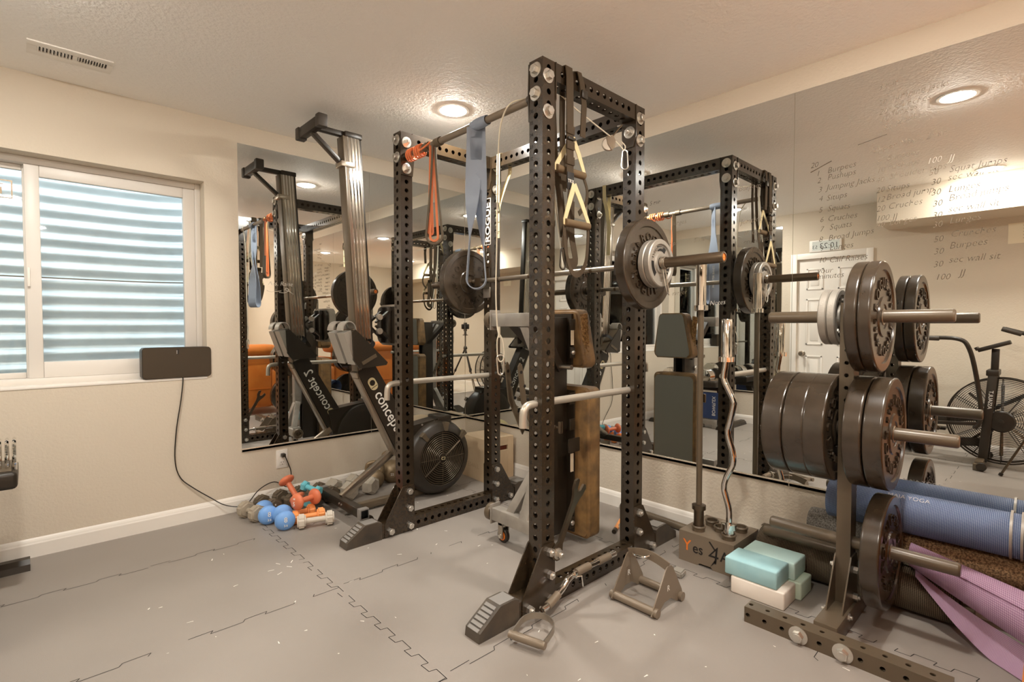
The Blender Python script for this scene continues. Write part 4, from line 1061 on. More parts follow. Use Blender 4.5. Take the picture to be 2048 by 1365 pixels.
for y in (-1.53, -1.80):
    mb = MB(); mb.lathe([(0.0, -0.013), (0.02, -0.013), (0.036, -0.012), (0.04, -0.008), (0.04, 0.008), (0.036, 0.012), (0.02, 0.013), (0, 0.013)], (-0.93, y, 0.04), X, 28); w = mb.build('caster_wheel', DRUBBER, bn)
    mb = MB(); mb.lathe([(0.0, 0.0141), (0.012, 0.0141), (0.026, 0.0136), (0.026, 0.0130), (0.0, 0.0130)], (-0.93, y, 0.04), -X, 24); mb.lathe([(0.026, 0.013), (0.026, 0.0142), (0.0, 0.0142)], (-0.93, y, 0.04), X, 24); mb.build('wheel_hub', ORANGEP, w)
    mb = MB(); mb.box(-0.956, -0.948, y-0.018, y+0.018, 0.025, 0.115, 0.003); mb.box(-0.912, -0.904, y-0.018, y+0.018, 0.025, 0.115, 0.003); mb.box(-0.956, -0.904, y-0.018, y+0.018, 0.1, 0.116); mb.build('caster_fork', STEEL, bn, split=0.0)
    mb = MB(); mb.lathe([(0.011, 0), (0.011, 0.006), (0.005, 0.008)], (-0.956, y, 0.04), -X, 12); mb.build('axle_nut', ZINC, bn)
# ================================================================== BANDS on the pull-up bar
S_ = V((0.73, -0.684, 0)); C_ = V((-0.684, -0.73, 0)); BXP, BZP = -1.238, 2.155
def band_loop(mb, y0, top, bot, half, w, th, twist=None, n=14, off=V((0, 0, 0))):
    """closed hanging loop of flat band below the bar at y0"""
    c = V((BXP, y0, 0))+off; pts, nr = [], []
    zc = bot+half
    L = [(top-(top-zc)*i/n) for i in range(n+1)]
    def prof(z): 
        t = min(1, (top-z)/(top-zc)); return half*(0.15+0.85*t**1.5)
    def nrm(z, s):
        if twist is None: return S_*s
        a = max(0.0, min(1.0, (z-twist[0])/(twist[1]-twist[0]))); a = a*a*(3-2*a)*pi/2
        return S_*s*cos(a)+C_*sin(a)*1.0
    for z in L: pts.append(c-S_*prof(z)+Z*z); nr.append(nrm(z, -1))
    for i in range(1, 12):
        a = pi+pi*i/12; pts.append(c+S_*half*cos(a)+Z*(zc+half*sin(a))); nr.append(S_*cos(a)+Z*sin(a))
    for z in reversed(L): pts.append(c+S_*prof(z)+Z*z); nr.append(nrm(z, 1) if twist is None else (S_*cos(0)+V((0, 0, 0)) if z < twist[0] else (lambda a: S_*cos(a)-C_*sin(a))(max(0.0, min(1.0, (z-twist[0])/(twist[1]-twist[0])))*pi/2)))
    mb.strip(pts, nr, w, th)
gb = thing('resistance_band', 'wide grey latex band looped over the pull-up bar, hanging in the middle', 'resistance band', (BXP, -1.69, 1.365))
mb = MB(); band_loop(mb, -1.675, 2.145, 1.372, 0.046, 0.075, 0.0045, (1.55, 1.95)); lp = mb.build('hanging_loop', GBAND, gb, ang=60)
mb = MB(); mb.ring([(0.0175, -0.052), (0.0225, -0.055), (0.0255, -0.02), (0.026, 0.02), (0.0225, 0.055), (0.0175, 0.052)], (BXP, -1.705, BZP), Y, 24); mb.build('hitch_wrap', GBAND, gb, ang=60)
mb = MB(); mb.text('MONSTER BANDS', 0.022, V((BXP, -1.675, 1.50))+S_*0.0425+C_*(-0.004)+S_*0.006, Z, C_*-1 if False else V((0.684, 0.73, 0)), 0.0005, None, 'LEFT'); mb.build('print', WHITEINK, gb, recalc=False)
ob_ = thing('resistance_band', 'thin orange latex band hanging in a long loop from the pull-up bar', 'resistance band', (BXP, -1.315, 1.65))
mb = MB(); band_loop(mb, -1.322, 2.15, 1.645, 0.021, 0.018, 0.011); band_loop(mb, -1.306, 2.15, 1.68, 0.012, 0.016, 0.008, off=V((-0.01, 0, 0))); mb.build('hanging_loop', OBAND, ob_, ang=60)
mb = MB()
for k, (yy, n) in enumerate(((-1.115, 3), (-1.195, 3))):
    mb.tube([(BXP+0.026*cos(a)*1.1, yy+0.03*a/(2*pi*n)*2-0.03, BZP-0.006+0.031*sin(a)) for a in (2*pi*i/14 for i in range(14*n+1))], 0.0055, 8)
mb.tube(smooth_path([(BXP-0.02, -1.22, 2.15), (BXP-0.04, -1.25, 2.13), (BXP-0.03, -1.29, 2.145), (BXP-0.015, -1.31, 2.165)], 5), 0.005, 8); mb.build('wrapped_coil', OBAND, ob_)
tb_ = thing('resistance_band', 'dark olive band hanging as a loop around the orange band', 'resistance band', (BXP, -1.33, 1.63))
mb = MB(); band_loop(mb, -1.325, 2.16, 1.628, 0.043, 0.03, 0.010); mb.build('hanging_loop', TBAND, tb_, ang=60)
mb = MB(); mb.ring([(0.017, -0.02), (0.0225, -0.022), (0.0225, 0.022), (0.017, 0.02)], (BXP, -1.365, BZP), Y, 24); mb.ring([(0.017, -0.02), (0.023, -0.022), (0.023, 0.022), (0.017, 0.02)], (BXP, -1.26, BZP), Y, 24); mb.build('hitch_wrap', TBAND, tb_, split=0.0)
# tan daisy strap over the rear crossmember
ds = thing('tan_strap', 'pale tan daisy chain strap looped over the rear top beam next to the far upright', 'strap', (P3X+0.03, -1.12, 1.75))
mb = MB(); mb.strip([(P3X-0.006, -1.112, 1.76), (P3X-0.007, -1.113, 2.0), (P3X-0.007, -1.116, 2.2), (P3X-0.006, -1.118, 2.298), (P3X+0.005, -1.12, 2.300), (P3X+T-0.004, -1.13, 2.300), (P3X+T+0.005, -1.132, 2.292)], [-X, -X, -X, V((-1, 0, 1)), Z, Z, V((1, 0, 1))], 0.032, 0.003)
mb.strip([(P3X+T+0.005, -1.133, 2.296), (P3X+T+0.003, -1.134, 2.19), (P3X+0.04, -1.13, 2.10), (P3X+0.005, -1.122, 2.0), (P3X-0.011, -1.118, 1.93)], X, 0.032, 0.003); mb.build('webbing', TANW, ds, ang=60)
mb = MB()
for i in range(7): mb.box(P3X-0.0092, P3X-0.0083, -1.128, -1.098, 1.80+0.06*i, 1.803+0.06*i)
mb.box(P3X-0.0092, P3X-0.0083, -1.121, -1.105, 1.79, 1.793); mb.build('stitching', NUM, ds)
mb = MB(); mb.tube([(P3X-0.012, -1.105, 1.99), (P3X-0.013, -1.12, 1.985), (P3X-0.013, -1.128, 1.955), (P3X-0.012, -1.13, 1.93), (P3X-0.012, -1.115, 1.93), (P3X-0.012, -1.105, 1.95)], 0.004, 8, closed=True); mb.build('clip', DRUBBER, ds)
# cable of the pulley kit: from the pull-up bar down to a carabiner
cb = thing('pulley_cable', 'thin white pulley cable draped from the pull-up bar down to a carabiner', 'cable', (-1.24, -1.85, 1.0))
mb = MB(); mb.tube(smooth_path([(-1.17, -2.03, 2.21), (-1.215, -2.0, 2.185), (-1.262, -1.94, 2.165), (-1.265, -1.885, 2.10), (-1.262, -1.862, 1.98), (-1.26, -1.855, 1.8), (-1.26, -1.848, 1.55), (-1.258, -1.84, 1.35), (-1.255, -1.845, 1.2), (-1.25, -1.853, 1.15)], 6), 0.0036, 8); mb.build('rope', ROPE, cb)
mb = MB(); mb.tube(smooth_path([(-1.25, -1.853, 1.16), (-1.256, -1.846, 1.12), (-1.256, -1.85, 1.05), (-1.25, -1.863, 1.03), (-1.243, -1.878, 1.05), (-1.243, -1.872, 1.12), (-1.25, -1.853, 1.16)], 5), 0.003, 8); mb.lathe([(0.006, 0), (0.006, 0.05)], (-1.25, -1.853, 1.14), Z, 12); mb.build('end_loop', ROPE, cb)
def carabiner(mb, c, u, v, w, h, r):
    c, u, v = V(c), V(u), V(v)
    pts = arc(c+v*(h/2-w/2), u, v, w/2, 0, pi, 8)+arc(c-v*(h/2-w*0.35), u, v, w*0.35, pi, 2*pi, 8)
    mb.tube(pts, r, 8, closed=True)
mb = MB(); carabiner(mb, (-1.25, -1.862, 1.015), S_, Z, 0.034, 0.09, 0.0035); mb.build('carabiner', ZINC, cb)
pk = thing('cable_pulley', 'small metal pulley with a carabiner hanging under the top of the near rear upright', 'pulley', (-0.66, -2.05, 2.05))
PCX, PCY, PCZ = -0.695, -2.05, 2.098
mb = MB(); mb.lathe([(0.0, -0.006), (0.03, -0.006), (0.034, -0.003), (0.034, 0.003), (0.03, 0.006), (0.0, 0.006)], (PCX, PCY, PCZ), C_, 28); mb.build('sheave', STEEL, pk)
mb = MB()
for s in (-1, 1): mb.prism([(-0.012, 0.038), (0.022, 0.04), (0.034, 0.015), (0.022, -0.026), (0.014, -0.03), (-0.006, 0.0)], (PCX, PCY, PCZ), S_, Z, s*0.009-0.0015, s*0.009+0.0015)
mb.build('side_plate', DSTEEL, pk, split=0.0)
mb = MB(); mb.tube([(-1.19, -2.06, 2.26), (-0.95, -2.06, 2.19), (PCX+0.01, PCY-0.01, PCZ+0.034)], 0.003, 8); mb.tube(smooth_path([(PCX+0.02, PCY-0.02, PCZ+0.02), (PCX+0.045, PCY-0.04, PCZ-0.01), (PCX+0.06, PCY-0.05, PCZ-0.028), (PCX+0.07, PCY-0.05, PCZ-0.005), (PCX+0.05, PCY-0.04, PCZ+0.015)], 5), 0.003, 8); mb.build('cable', ROPE, pk)
mb = MB(); mb.tube([(PCX+0.012, PCY-0.011, PCZ+0.036), (PCX+0.04, PCY-0.05, PCZ+0.09), (P3X-0.02, PY+T+0.02, 2.21)], 0.004, 8); mb.build('hanger', DSTEEL, pk)
mb = MB(); carabiner(mb, (PCX+0.064, PCY-0.052, PCZ-0.075), S_, -Z, 0.036, 0.095, 0.0032); mb.build('carabiner', ZINC, pk)
# ================================================================== SUSPENSION TRAINER on the front top beam
tx = thing('suspension_trainer', 'brown and tan suspension trainer straps with foam handles hanging inside the near uprights', 'suspension straps', (-1.09, PY-0.02, 1.4))
TY = PY-0.016
mb = MB(); mb.strip([(-1.115, TY, 1.78), (-1.115, TY, 2.0), (-1.115, TY+0.002, 2.25), (-1.115, PY-0.008, 2.299), (-1.115, PY+0.02, 2.3015), (-1.115, PY+T, 2.3015), (-1.115, PY+T+0.008, 2.29), (-1.115, PY+T+0.01, 2.16), (-1.112, PY+T, 1.95), (-1.105, PY+T-0.03, 1.75), (-1.1, PY+0.03, 1.58)], [-Y, -Y, -Y, V((0, -1, 1)), Z, Z, V((0, 1, 1)), Y, Y, Y, Y], 0.044, 0.004); mb.build('anchor_strap', BROWNW, tx, ang=60)
mb = MB(); mb.strip([(-1.03, TY, 2.02), (-1.026, TY-0.004, 2.16), (-1.035, TY, 2.25), (-1.045, PY-0.008, 2.299), (-1.05, PY+0.02, 2.3045), (-1.05, PY+T, 2.3045), (-1.05, PY+T+0.008, 2.29), (-1.05, PY+T+0.01, 2.1), (-1.05, PY+T, 1.8)], [-Y, -Y, -Y, V((0, -1, 1)), Z, Z, V((0, 1, 1)), Y, Y], 0.034, 0.004); mb.build('adjust_strap', BROWNW, tx, ang=60)
mb = MB()
for z in (2.03, 1.965, 1.90): mb.box(-1.14, -1.09, TY-0.007, TY+0.003, z-0.018, z+0.018, 0.002)
mb.build('stitched_block', BROWNW, tx, split=0.0)
mb = MB(); mb.box(-1.048, -1.01, TY-0.014, TY-0.003, 2.185, 2.22, 0.004); mb.box(-1.138, -1.09, TY-0.014, TY-0.004, 1.985, 1.997, 0.003); mb.build('buckle', DRUBBER, tx, split=0.0)
mb = MB(); mb.box(-1.137, -1.093, TY-0.006, TY-0.003, 1.775, 1.85, 0.001); lb = mb.build('label_patch', NUM, tx)
mb = MB(); mb.text('TRX', 0.021, (-1.115, TY-0.0064, 1.805), X, Z, 0.0006); mb.build('lettering', WHITEINK, lb, recalc=False)
mb = MB()
for (yy, z0) in ((PY+T+0.013, 1.5),): mb.tube([(-1.155, yy, 2.26), (-1.15, yy-0.02, 1.9), (-1.10, yy-0.04, 1.55), (-1.095, yy-0.05, 1.45)], 0.004, 8)
mb.tube([(-1.16, PY+T+0.012, 2.25), (-1.17, PY+0.04, 1.62)], 0.004, 8); mb.build('cord', ROPE, tx, split=0.0)
def trx_handle(xa, xb, zh, xt, zt, yy, loop):
    mb = MB()
    for xe in (xa, xb): mb.strip([(xt, yy, zt), ((xt+xe)/2, yy-0.003, (zt+zh)/2+0.01), (xe, yy-0.004, zh+0.012), (xe, yy-0.004, zh-0.01)], V((0, -1, 0)), [0.026, 0.026, 0.02, 0.016], 0.003)
    mb.build('handle_webbing', TANW, tx, ang=60)
    mb = MB(); mb.lathe([(0.0, 0), (0.014, 0), (0.0165, 0.003), (0.0165, xb-xa-0.003), (0.014, xb-xa), (0, xb-xa)], (xa, yy-0.004, zh), X, 20); mb.build('foam_grip', FOAMG, tx)
    mb = MB(); mb.strip(smooth_path(loop, 5), V((0.25, -1, 0)), 0.024, 0.003); mb.build('foot_loop', BROWNW, tx, ang=60)
trx_handle(-1.165, -1.005, 1.63, -1.10, 1.80, TY-0.012, [(-1.165, TY-0.012, 1.62), (-1.165, TY-0.02, 1.52), (-1.135, TY-0.024, 1.43), (-1.085, TY-0.024, 1.415), (-1.03, TY-0.02, 1.47), (-1.005, TY-0.012, 1.58), (-1.004, TY-0.01, 1.625)])
trx_handle(-1.175, -0.985, 1.865, -1.06, 2.02, TY+0.03, [(-0.985, TY+0.03, 1.86), (-0.972, TY+0.02, 1.80), (-0.985, TY+0.018, 1.74), (-1.03, TY+0.02, 1.69)])
mb = MB(); mb.strip(smooth_path([(-1.06, TY+0.04, 1.80), (-1.075, TY+0.04, 1.65), (-1.125, TY+0.02, 1.56), (-1.115, TY+0.015, 1.47), (-1.06, TY+0.015, 1.48), (-1.055, TY+0.04, 1.6), (-1.05, TY+0.045, 1.75)], 5), V((0.2, -1, 0)), 0.05, 0.003); mb.build('hanging_loop', BROWNW, tx, ang=60)
mb = MB(); carabiner(mb, (-1.178, TY-0.016, 1.475), X, -Z, 0.034, 0.09, 0.0034); mb.build('carabiner', DRUBBER, tx)
# ================================================================== DUMBBELL PILE by the window wall
def dumbbell(kind, m, r, L, hl, num=None, handle_m=None, num_m=None):
    """axis along local x, centre at origin"""
    t = thing('dumbbell', 'dumbbell', 'dumbbell', (0, 0, 0))
    hm = handle_m or m
    mb = MB(); hr = 0.0155 if kind != 'oval' else 0.0165
    x1 = L/2-hl*0.6; mb.lathe([(hr*1.15, -x1), (hr*1.1, -x1*0.8), (hr, -x1*0.4), (hr*1.06, 0), (hr, x1*0.4), (hr*1.1, x1*0.8), (hr*1.15, x1)], (0, 0, 0), X, 20); mb.build('handle', hm, t)
    for s in (-1, 1):
        mb = MB()
        if kind == 'oval':
            mb.lathe([(0.0, -hl/2)]+[(r*cos(a), hl/2*sin(a)) for a in (-pi/2+pi*i/14 for i in range(1, 14))]+[(0.0, hl/2)], (s*(L/2-hl/2), 0, 0), X, 32)
        elif kind == 'hex':
            hp = [(r*cos(pi/6+pi/3*i), r*sin(pi/6+pi/3*i)) for i in range(6)]
            mb.prism(hp, (s*(L/2-hl/2), 0, 0), Y, Z, -hl/2, hl/2); bmesh.ops.bevel(mb.bm, geom=list(mb.bm.edges), offset=r*0.2, segments=3, affect='EDGES', clamp_overlap=True)
        else:   # cast hex with flat facets
            hp = [(r*cos(pi/6+pi/3*i), r*sin(pi/6+pi/3*i)) for i in range(6)]; hq = [(a*0.72, b*0.72) for a, b in hp]
            for (p0, z0, p1, z1) in ((hq, -hl/2, hp, -hl*0.28), (hp, -hl*0.28, hp, hl*0.28), (hp, hl*0.28, hq, hl/2)):
                A = [mb.bm.verts.new((s*(L/2-hl/2)+z0, a, b)) for a, b in p0]; B = [mb.bm.verts.new((s*(L/2-hl/2)+z1, a, b)) for a, b in p1]
                for i in range(6): mb.bm.faces.new([A[i], A[(i+1) % 6], B[(i+1) % 6], B[i]])
                if p0 is hq: mb.bm.faces.new(A)
                if p1 is hq: mb.bm.faces.new(B)
            bmesh.ops.remove_doubles(mb.bm, verts=mb.bm.verts, dist=1e-5)
        mb.build('head', m, t, ang=50 if kind != 'cast' else 20)
    if num:
        mb = MB()
        for s in (-1, 1):
            u = Y if s > 0 else -Y
            for k, (tx_, sz, dz) in enumerate(num): mb.text(tx_, sz, (s*(L/2-(0.002 if kind == 'oval' else 0.0005)), 0, dz), u, Z, 0.0025)
        mb.build('number', num_m or WHITEINK, t, recalc=False)
    return t
G = 'dumbbells piled by the window wall'
def put(t, lbl, loc, xd, zd=(0, 0, 1)):
    t['label'] = lbl; t['group'] = G; orient(t, loc, xd, zd); return t
neo = dumbbell('hex', GREYDB, 0.056, 0.185, 0.058, [('10', 0.036, -0.024), ('e', 0.022, 0.014)])
put(neo, 'taupe neoprene hex dumbbell marked 10 at the left end of the pile', (-1.838, -0.215, 0.049), (0.22, -0.97, 0))
neo2 = dumbbell('hex', OLIVEDB, 0.058, 0.19, 0.06, [('12', 0.036, -0.024), ('e', 0.022, 0.014)])
put(neo2, 'dark olive neoprene dumbbell marked 12 behind the blue dumbbells', (-1.728, -0.165, 0.0505), (0.2, -0.98, 0))
p = dup(neo2); put(p, 'dark olive dumbbell lying behind the upright coral dumbbell', (-1.60, -0.135, 0.0505), (0.25, -0.97, 0))
p = dup(neo2); put(p, 'dark grey dumbbell behind the teal dumbbell, near the baseboard', (-1.475, -0.14, 0.0505), (0.3, -0.95, 0))
neo3 = dumbbell('hex', OLIVEDB, 0.062, 0.2, 0.064, [('15', 0.04, -0.014)])
put(neo3, 'dark grey dumbbell with white number just left of the iron hex dumbbells', (-1.36, -0.185, 0.054), (0.15, -0.99, 0))
blue = dumbbell('oval', BLUEDB, 0.057, 0.19, 0.07, [('8', 0.04, 0.0), ('3.6', 0.017, -0.026)])
put(blue, 'light blue oval dumbbell marked 8 at the front of the pile', (-1.735, -0.475, 0.057), (-0.22, -0.97, 0))
p = dup(blue); put(p, 'light blue oval dumbbell between the 10 pound dumbbell and the front blue one', (-1.785, -0.315, 0.057), (-0.1, -0.99, 0))
white = dumbbell('hex', WHITEDB, 0.047, 0.205, 0.048)
put(white, 'bone white hex dumbbell lying across the front of the pile', (-1.595, -0.60, 0.041), (0.94, -0.34, 0))
or2 = dumbbell('hex', OR2DB, 0.042, 0.19, 0.045)
put(or2, 'light orange dumbbell lying behind the white one', (-1.60, -0.50, 0.037), (0.97, -0.24, 0))
p = dup(or2); put(p, 'light orange dumbbell under the coral one in the pile middle', (-1.62, -0.40, 0.037), (0.98, -0.15, 0))
cor = dumbbell('oval', ORDB, 0.050, 0.185, 0.048, [('5', 0.036, -0.02), ('LB', 0.014, 0.018)])
put(cor, 'coral orange dumbbell marked 5 lying on top of the pile', (-1.590, -0.445, 0.124), (-0.93, -0.36, 0.05))
p = dup(cor); put(p, 'coral orange dumbbell leaning upright at the back of the pile', (-1.605, -0.25, 0.145), (-0.25, 0.65, 0.72), (0, 0.7, 0.7))
teal = dumbbell('cast', TEALDB, 0.034, 0.15, 0.036)
put(teal, 'small teal dumbbell lying tilted on top of the pile', (-1.515, -0.34, 0.150), (0.35, -0.92, -0.16))
p = dup(teal); put(p, 'small teal dumbbell lower in the pile behind the coral one', (-1.505, -0.30, 0.068), (0.6, 0.8, 0.02))
hexd = dumbbell('cast', HEXDB, 0.066, 0.24, 0.085, [('25', 0.03, -0.012)], STEEL, HEXDB)
put(hexd, 'grey hammertone hex dumbbell, left one of the two behind the rower foot', (-1.255, -0.21, 0.0575), (0.3, -0.95, 0))
p = dup(hexd); put(p, 'grey hammertone hex dumbbell, right one of the two next to the kettlebells', (-1.095, -0.20, 0.0575), (0.38, -0.92, 0))
p = dup(hexd); put(p, 'hex dumbbell half hidden under the pale yellow ball', (-0.30, -0.16, 0.0575), (0.2, 0.98, 0))
def kettlebell(r, num):
    t = thing('kettlebell', 'kettlebell', 'kettlebell', (0, 0, 0), 0, 'kettlebells by the window wall')
    mb = MB(); prof = [(0.0, -r*0.86), (r*0.55, -r*0.86)]+[(r*cos(a), r*sin(a)) for a in (-0.95+2.3*i/14 for i in range(15))]+[(0.0, r*0.985)]
    mb.lathe(prof, (0, 0, 0), Z, 36); mb.build('bell', KB, t, ang=40)
    mb = MB(); w = r*0.72
    pts = smooth_path([(-w*0.95, 0, r*0.55), (-w*1.12, 0, r*1.05), (-w*0.95, 0, r*1.55), (-w*0.4, 0, r*1.72), (w*0.4, 0, r*1.72), (w*0.95, 0, r*1.55), (w*1.12, 0, r*1.05), (w*0.95, 0, r*0.55)], 5)
    mb.tube(pts, 0.0155, 14); mb.build('handle', KB, t)
    mb = MB(); mb.lathe([(0.026, r*0.95), (0.026, r*1.0), (0.022, r*1.005)], (0, 0, 0), -Y, 20); ds_ = mb.build('number_disc', KB, t)
    mb = MB(); mb.text(num, 0.026, (0, -r*1.006, -0.009), X, Z, 0.001); mb.build('number', WHITEINK, ds_, recalc=False); return t
k1 = kettlebell(0.070, '15'); k1['label'] = 'bronze grey kettlebell marked 15 between the hex dumbbells and the larger kettlebell'; place(k1, (-0.965, -0.145, 0.0603), (0, 0, R(-25)))
k2 = kettlebell(0.088, '25'); k2['label'] = 'larger round bronze kettlebell behind the far front upright of the rack'; place(k2, (-0.80, -0.115, 0.0757), (0, 0, R(-30)))
bl = thing('medicine_ball', 'pale yellow seamed ball resting between the rower flywheel and the plywood box', 'ball', (-0.255, -0.16, 0.115))
mb = MB(); mb.ball((-0.255, -0.16, 0.2345), 0.12, u=40, v=24); mb.build('shell', BALL, bl)
mb = MB()
for ax in ((0.5, -0.7, 0.5), (0.8, 0.5, 0.1), (-0.3, 0.4, 0.85)):
    n = V(ax).normalized(); u = n.orthogonal().normalized(); w = n.cross(u)
    mb.tube([V((-0.255, -0.16, 0.2345))+(u*cos(a)+w*sin(a))*0.1203 for a in (2*pi*i/60 for i in range(60))], 0.0016, 6, closed=True)
mb.build('seam_line', DRUBBER, bl)
# ---- plywood box
bx = thing('plyo_box', 'plywood jump box in the corner with a dark hand slot', 'box', (-0.165, -0.50, 0), R(-5))
def lbx(mb, x0, x1, y0, y1, z0, z1, bev=0.001): return mb.box(x0, x1, y0, y1, z0, z1, bev, 1, WM[bx])
mb = MB()
w2, d2, hh = 0.142, 0.152, 0.33
lbx(mb, -w2, -w2+0.018, -d2, d2, 0, hh-0.018); lbx(mb, w2-0.018, w2, -d2, d2, 0, hh-0.018); lbx(mb, -w2, w2, -d2, d2, hh-0.018, hh); lbx(mb, -w2+0.018, w2-0.018, d2-0.018, d2, 0, hh-0.018)
mb.build('panel', WOOD, bx)
mb = MB(); y0, y1 = -d2, -d2+0.018; a0, a1, c0, c1 = 0.0, 0.085, 0.225, 0.262
lbx(mb, -w2+0.018, a0, y0, y1, 0, hh-0.018); lbx(mb, a1, w2-0.018, y0, y1, 0, hh-0.018); lbx(mb, a0, a1, y0, y1, 0, c0); lbx(mb, a0, a1, y0, y1, c1, hh-0.018)
mb.build('front_panel', WOOD, bx)
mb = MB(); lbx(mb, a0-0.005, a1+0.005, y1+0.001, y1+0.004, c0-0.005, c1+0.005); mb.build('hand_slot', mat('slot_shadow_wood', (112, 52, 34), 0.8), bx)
mb = MB(); Wb = WM[bx]; mb.text('YES4ALL', 0.05, Wb @ V((-w2-0.0004, 0.10, 0.09)), (Wb.to_3x3() @ -Y), Z, 0.0004, None, 'LEFT', 0, -0.01); mb.build('worn_print', mat('worn_stencil', (198, 172, 136), 0.7), bx, recalc=False)
# ================================================================== VERTICAL BAR HOLDER + BARS
bh = thing('barbell_holder', 'brown steel barbell holder box with five sockets and a cut out name', 'barbell holder', (-0.265, -2.43, 0))
mb = MB(); mb.box(-0.41, -0.125, -2.575, -2.295, 0.148, 0.154, 0.002); mb.box(-0.125, -0.119, -2.575, -2.295, 0.012, 0.154)
for y in (-2.575, -2.301): mb.prism([(-0.404, 0.0), (-0.30, 0.0), (-0.285, 0.012), (-0.25, 0.012), (-0.235, 0), (-0.125, 0.0), (-0.125, 0.148), (-0.404, 0.148)], (0, y+0.006, 0), X, Z, 0.0, 0.006)
mb.prism([(0.0, 0.0), (0.10, 0.0), (0.11, 0.012), (0.17, 0.012), (0.18, 0.0), (0.28, 0.0), (0.28, 0.15), (0.0, 0.15)], (-0.41, -2.295, 0), -Y, Z, -0.006, 0.0)
mb.build('sheet_box', TAUPE2, bh)
mb = MB(); mb.text('es', 0.072, (-0.4104, -2.368, 0.058), -Y, Z, 0.0006, None, 'LEFT', 0, 0.006, 0.9); mb.text('4', 0.125, (-0.4104, -2.447, 0.035), -Y, Z, 0.0006, None, 'LEFT', 0.1, -0.008, 0.9); mb.text('All', 0.072, (-0.4104, -2.510, 0.058), -Y, Z, 0.0006, None, 'LEFT', 0, 0.01, 0.9)
mb.prism([(0, 0.0), (0.03, -0.035), (0.035, -0.03), (0.006, 0.004)], (-0.4104, -2.452, 0.135), -Y, Z, 0, 0.0006); mb.prism([(0, 0.0), (0.022, 0.04), (0.03, 0.035)], (-0.4104, -2.46, 0.012), -Y, Z, 0, 0.0006); mb.build('cut_out_name', NUM, bh, recalc=False, split=0.004)
mb = MB(); mb.text('Y', 0.078, (-0.4104, -2.318, 0.06), -Y, Z, 0.0006, None, 'LEFT', 0, 0.006, 0.9); mb.build('orange_letter', ORANGEP, bh, recalc=False)
SOCK = [(-0.355, -2.372), (-0.235, -2.385), (-0.285, -2.455), (-0.215, -2.525), (-0.352, -2.525)]
mb = MB()
for (x, y) in SOCK: mb.ring([(0.0265, 0.02), (0.031, 0.02), (0.031, 0.170), (0.0335, 0.1715), (0.0355, 0.176), (0.0335, 0.181), (0.031, 0.183), (0.0265, 0.181)], (x, y, 0), Z, 28)
mb.build('socket', TAUPE, bh)
ba = thing('upright_barbell', 'straight steel barbell standing upright in the left front socket of the holder', 'barbell', (-0.355, -2.372, 0.03))
def lathe_at(x, y, prof, m, n, par):
    mb = MB(); mb.lathe(prof, (x, y, 0), Z, 28); return mb.build(n, m, par)
x, y = -0.355, -2.372
lathe_at(x, y, [(0.0, 0.03), (0.022, 0.03), (0.0245, 0.034), (0.0245, 0.262), (0.034, 0.264), (0.034, 0.286), (0.02, 0.289)], DSTEEL, 'lower_sleeve', ba)
lathe_at(x, y, [(0.0145, 0.285), (0.0145, 1.285)], TAUPE, 'shaft', ba)
lathe_at(x, y, [(0.02, 1.268), (0.034, 1.272), (0.034, 1.296), (0.0245, 1.298), (0.0245, 1.505), (0.022, 1.508), (0.0, 1.508)], CHROME, 'upper_sleeve', ba)
ez = thing('curl_bar', 'bent chrome curl bar standing upright in the right front socket of the holder', 'curl bar', (-0.352, -2.525, 0.03))
x, y = -0.352, -2.525
lathe_at(x, y, [(0.0, 0.03), (0.022, 0.03), (0.0245, 0.034), (0.0245, 0.205), (0.036, 0.207), (0.036, 0.232), (0.02, 0.234)], CHROME, 'lower_sleeve', ez)
mb = MB(); mb.tube(smooth_path([(x, y, 0.23), (x, -2.524, 0.30), (x, -2.508, 0.36), (x, -2.498, 0.40), (x, -2.508, 0.45), (x, -2.541, 0.527), (x, -2.538, 0.587), (x, -2.520, 0.645), (x, -2.514, 0.687), (x, -2.524, 0.73), (x, -2.540, 0.804), (x, -2.537, 0.84), (x, -2.496, 0.921), (x, -2.493, 0.957), (x, -2.498, 0.99), (x, -2.503, 1.03)], 5), 0.0145, 16); mb.build('bent_shaft', CHROME, ez)
lathe_at(x, -2.503, [(0.02, 1.018), (0.038, 1.02), (0.038, 1.043), (0.0255, 1.045), (0.0255, 1.222), (0.023, 1.226), (0.0, 1.226)], CHROME, 'upper_sleeve', ez)
# ================================================================== YOGA BLOCKS
def block(m, x0, x1, y0, y1, z0, z1, lbl):
    mb = MB(); mb.box(x0, x1, y0, y1, z0, z1, 0.007, 3); return mb.build('yoga_block', m, None, lbl, 'yoga block', 'foam yoga blocks in front of the mats', base=((x0+x1)/2, (y0+y1)/2, z0), ang=40)
block(CREAMB, -0.545, -0.407, -2.845, -2.620, 0.0, 0.076, 'cream white foam yoga block, front one on the floor')
block(MINTB, -0.405, -0.268, -2.866, -2.640, 0.0, 0.076, 'pale mint foam yoga block on the floor behind the cream one')
block(TEALD, -0.545, -0.402, -2.815, -2.592, 0.0765, 0.153, 'deeper teal foam yoga block on top at the front, bluish marks')
block(TEALB, -0.400, -0.258, -2.838, -2.612, 0.0765, 0.153, 'pale aqua foam yoga block on top at the back')
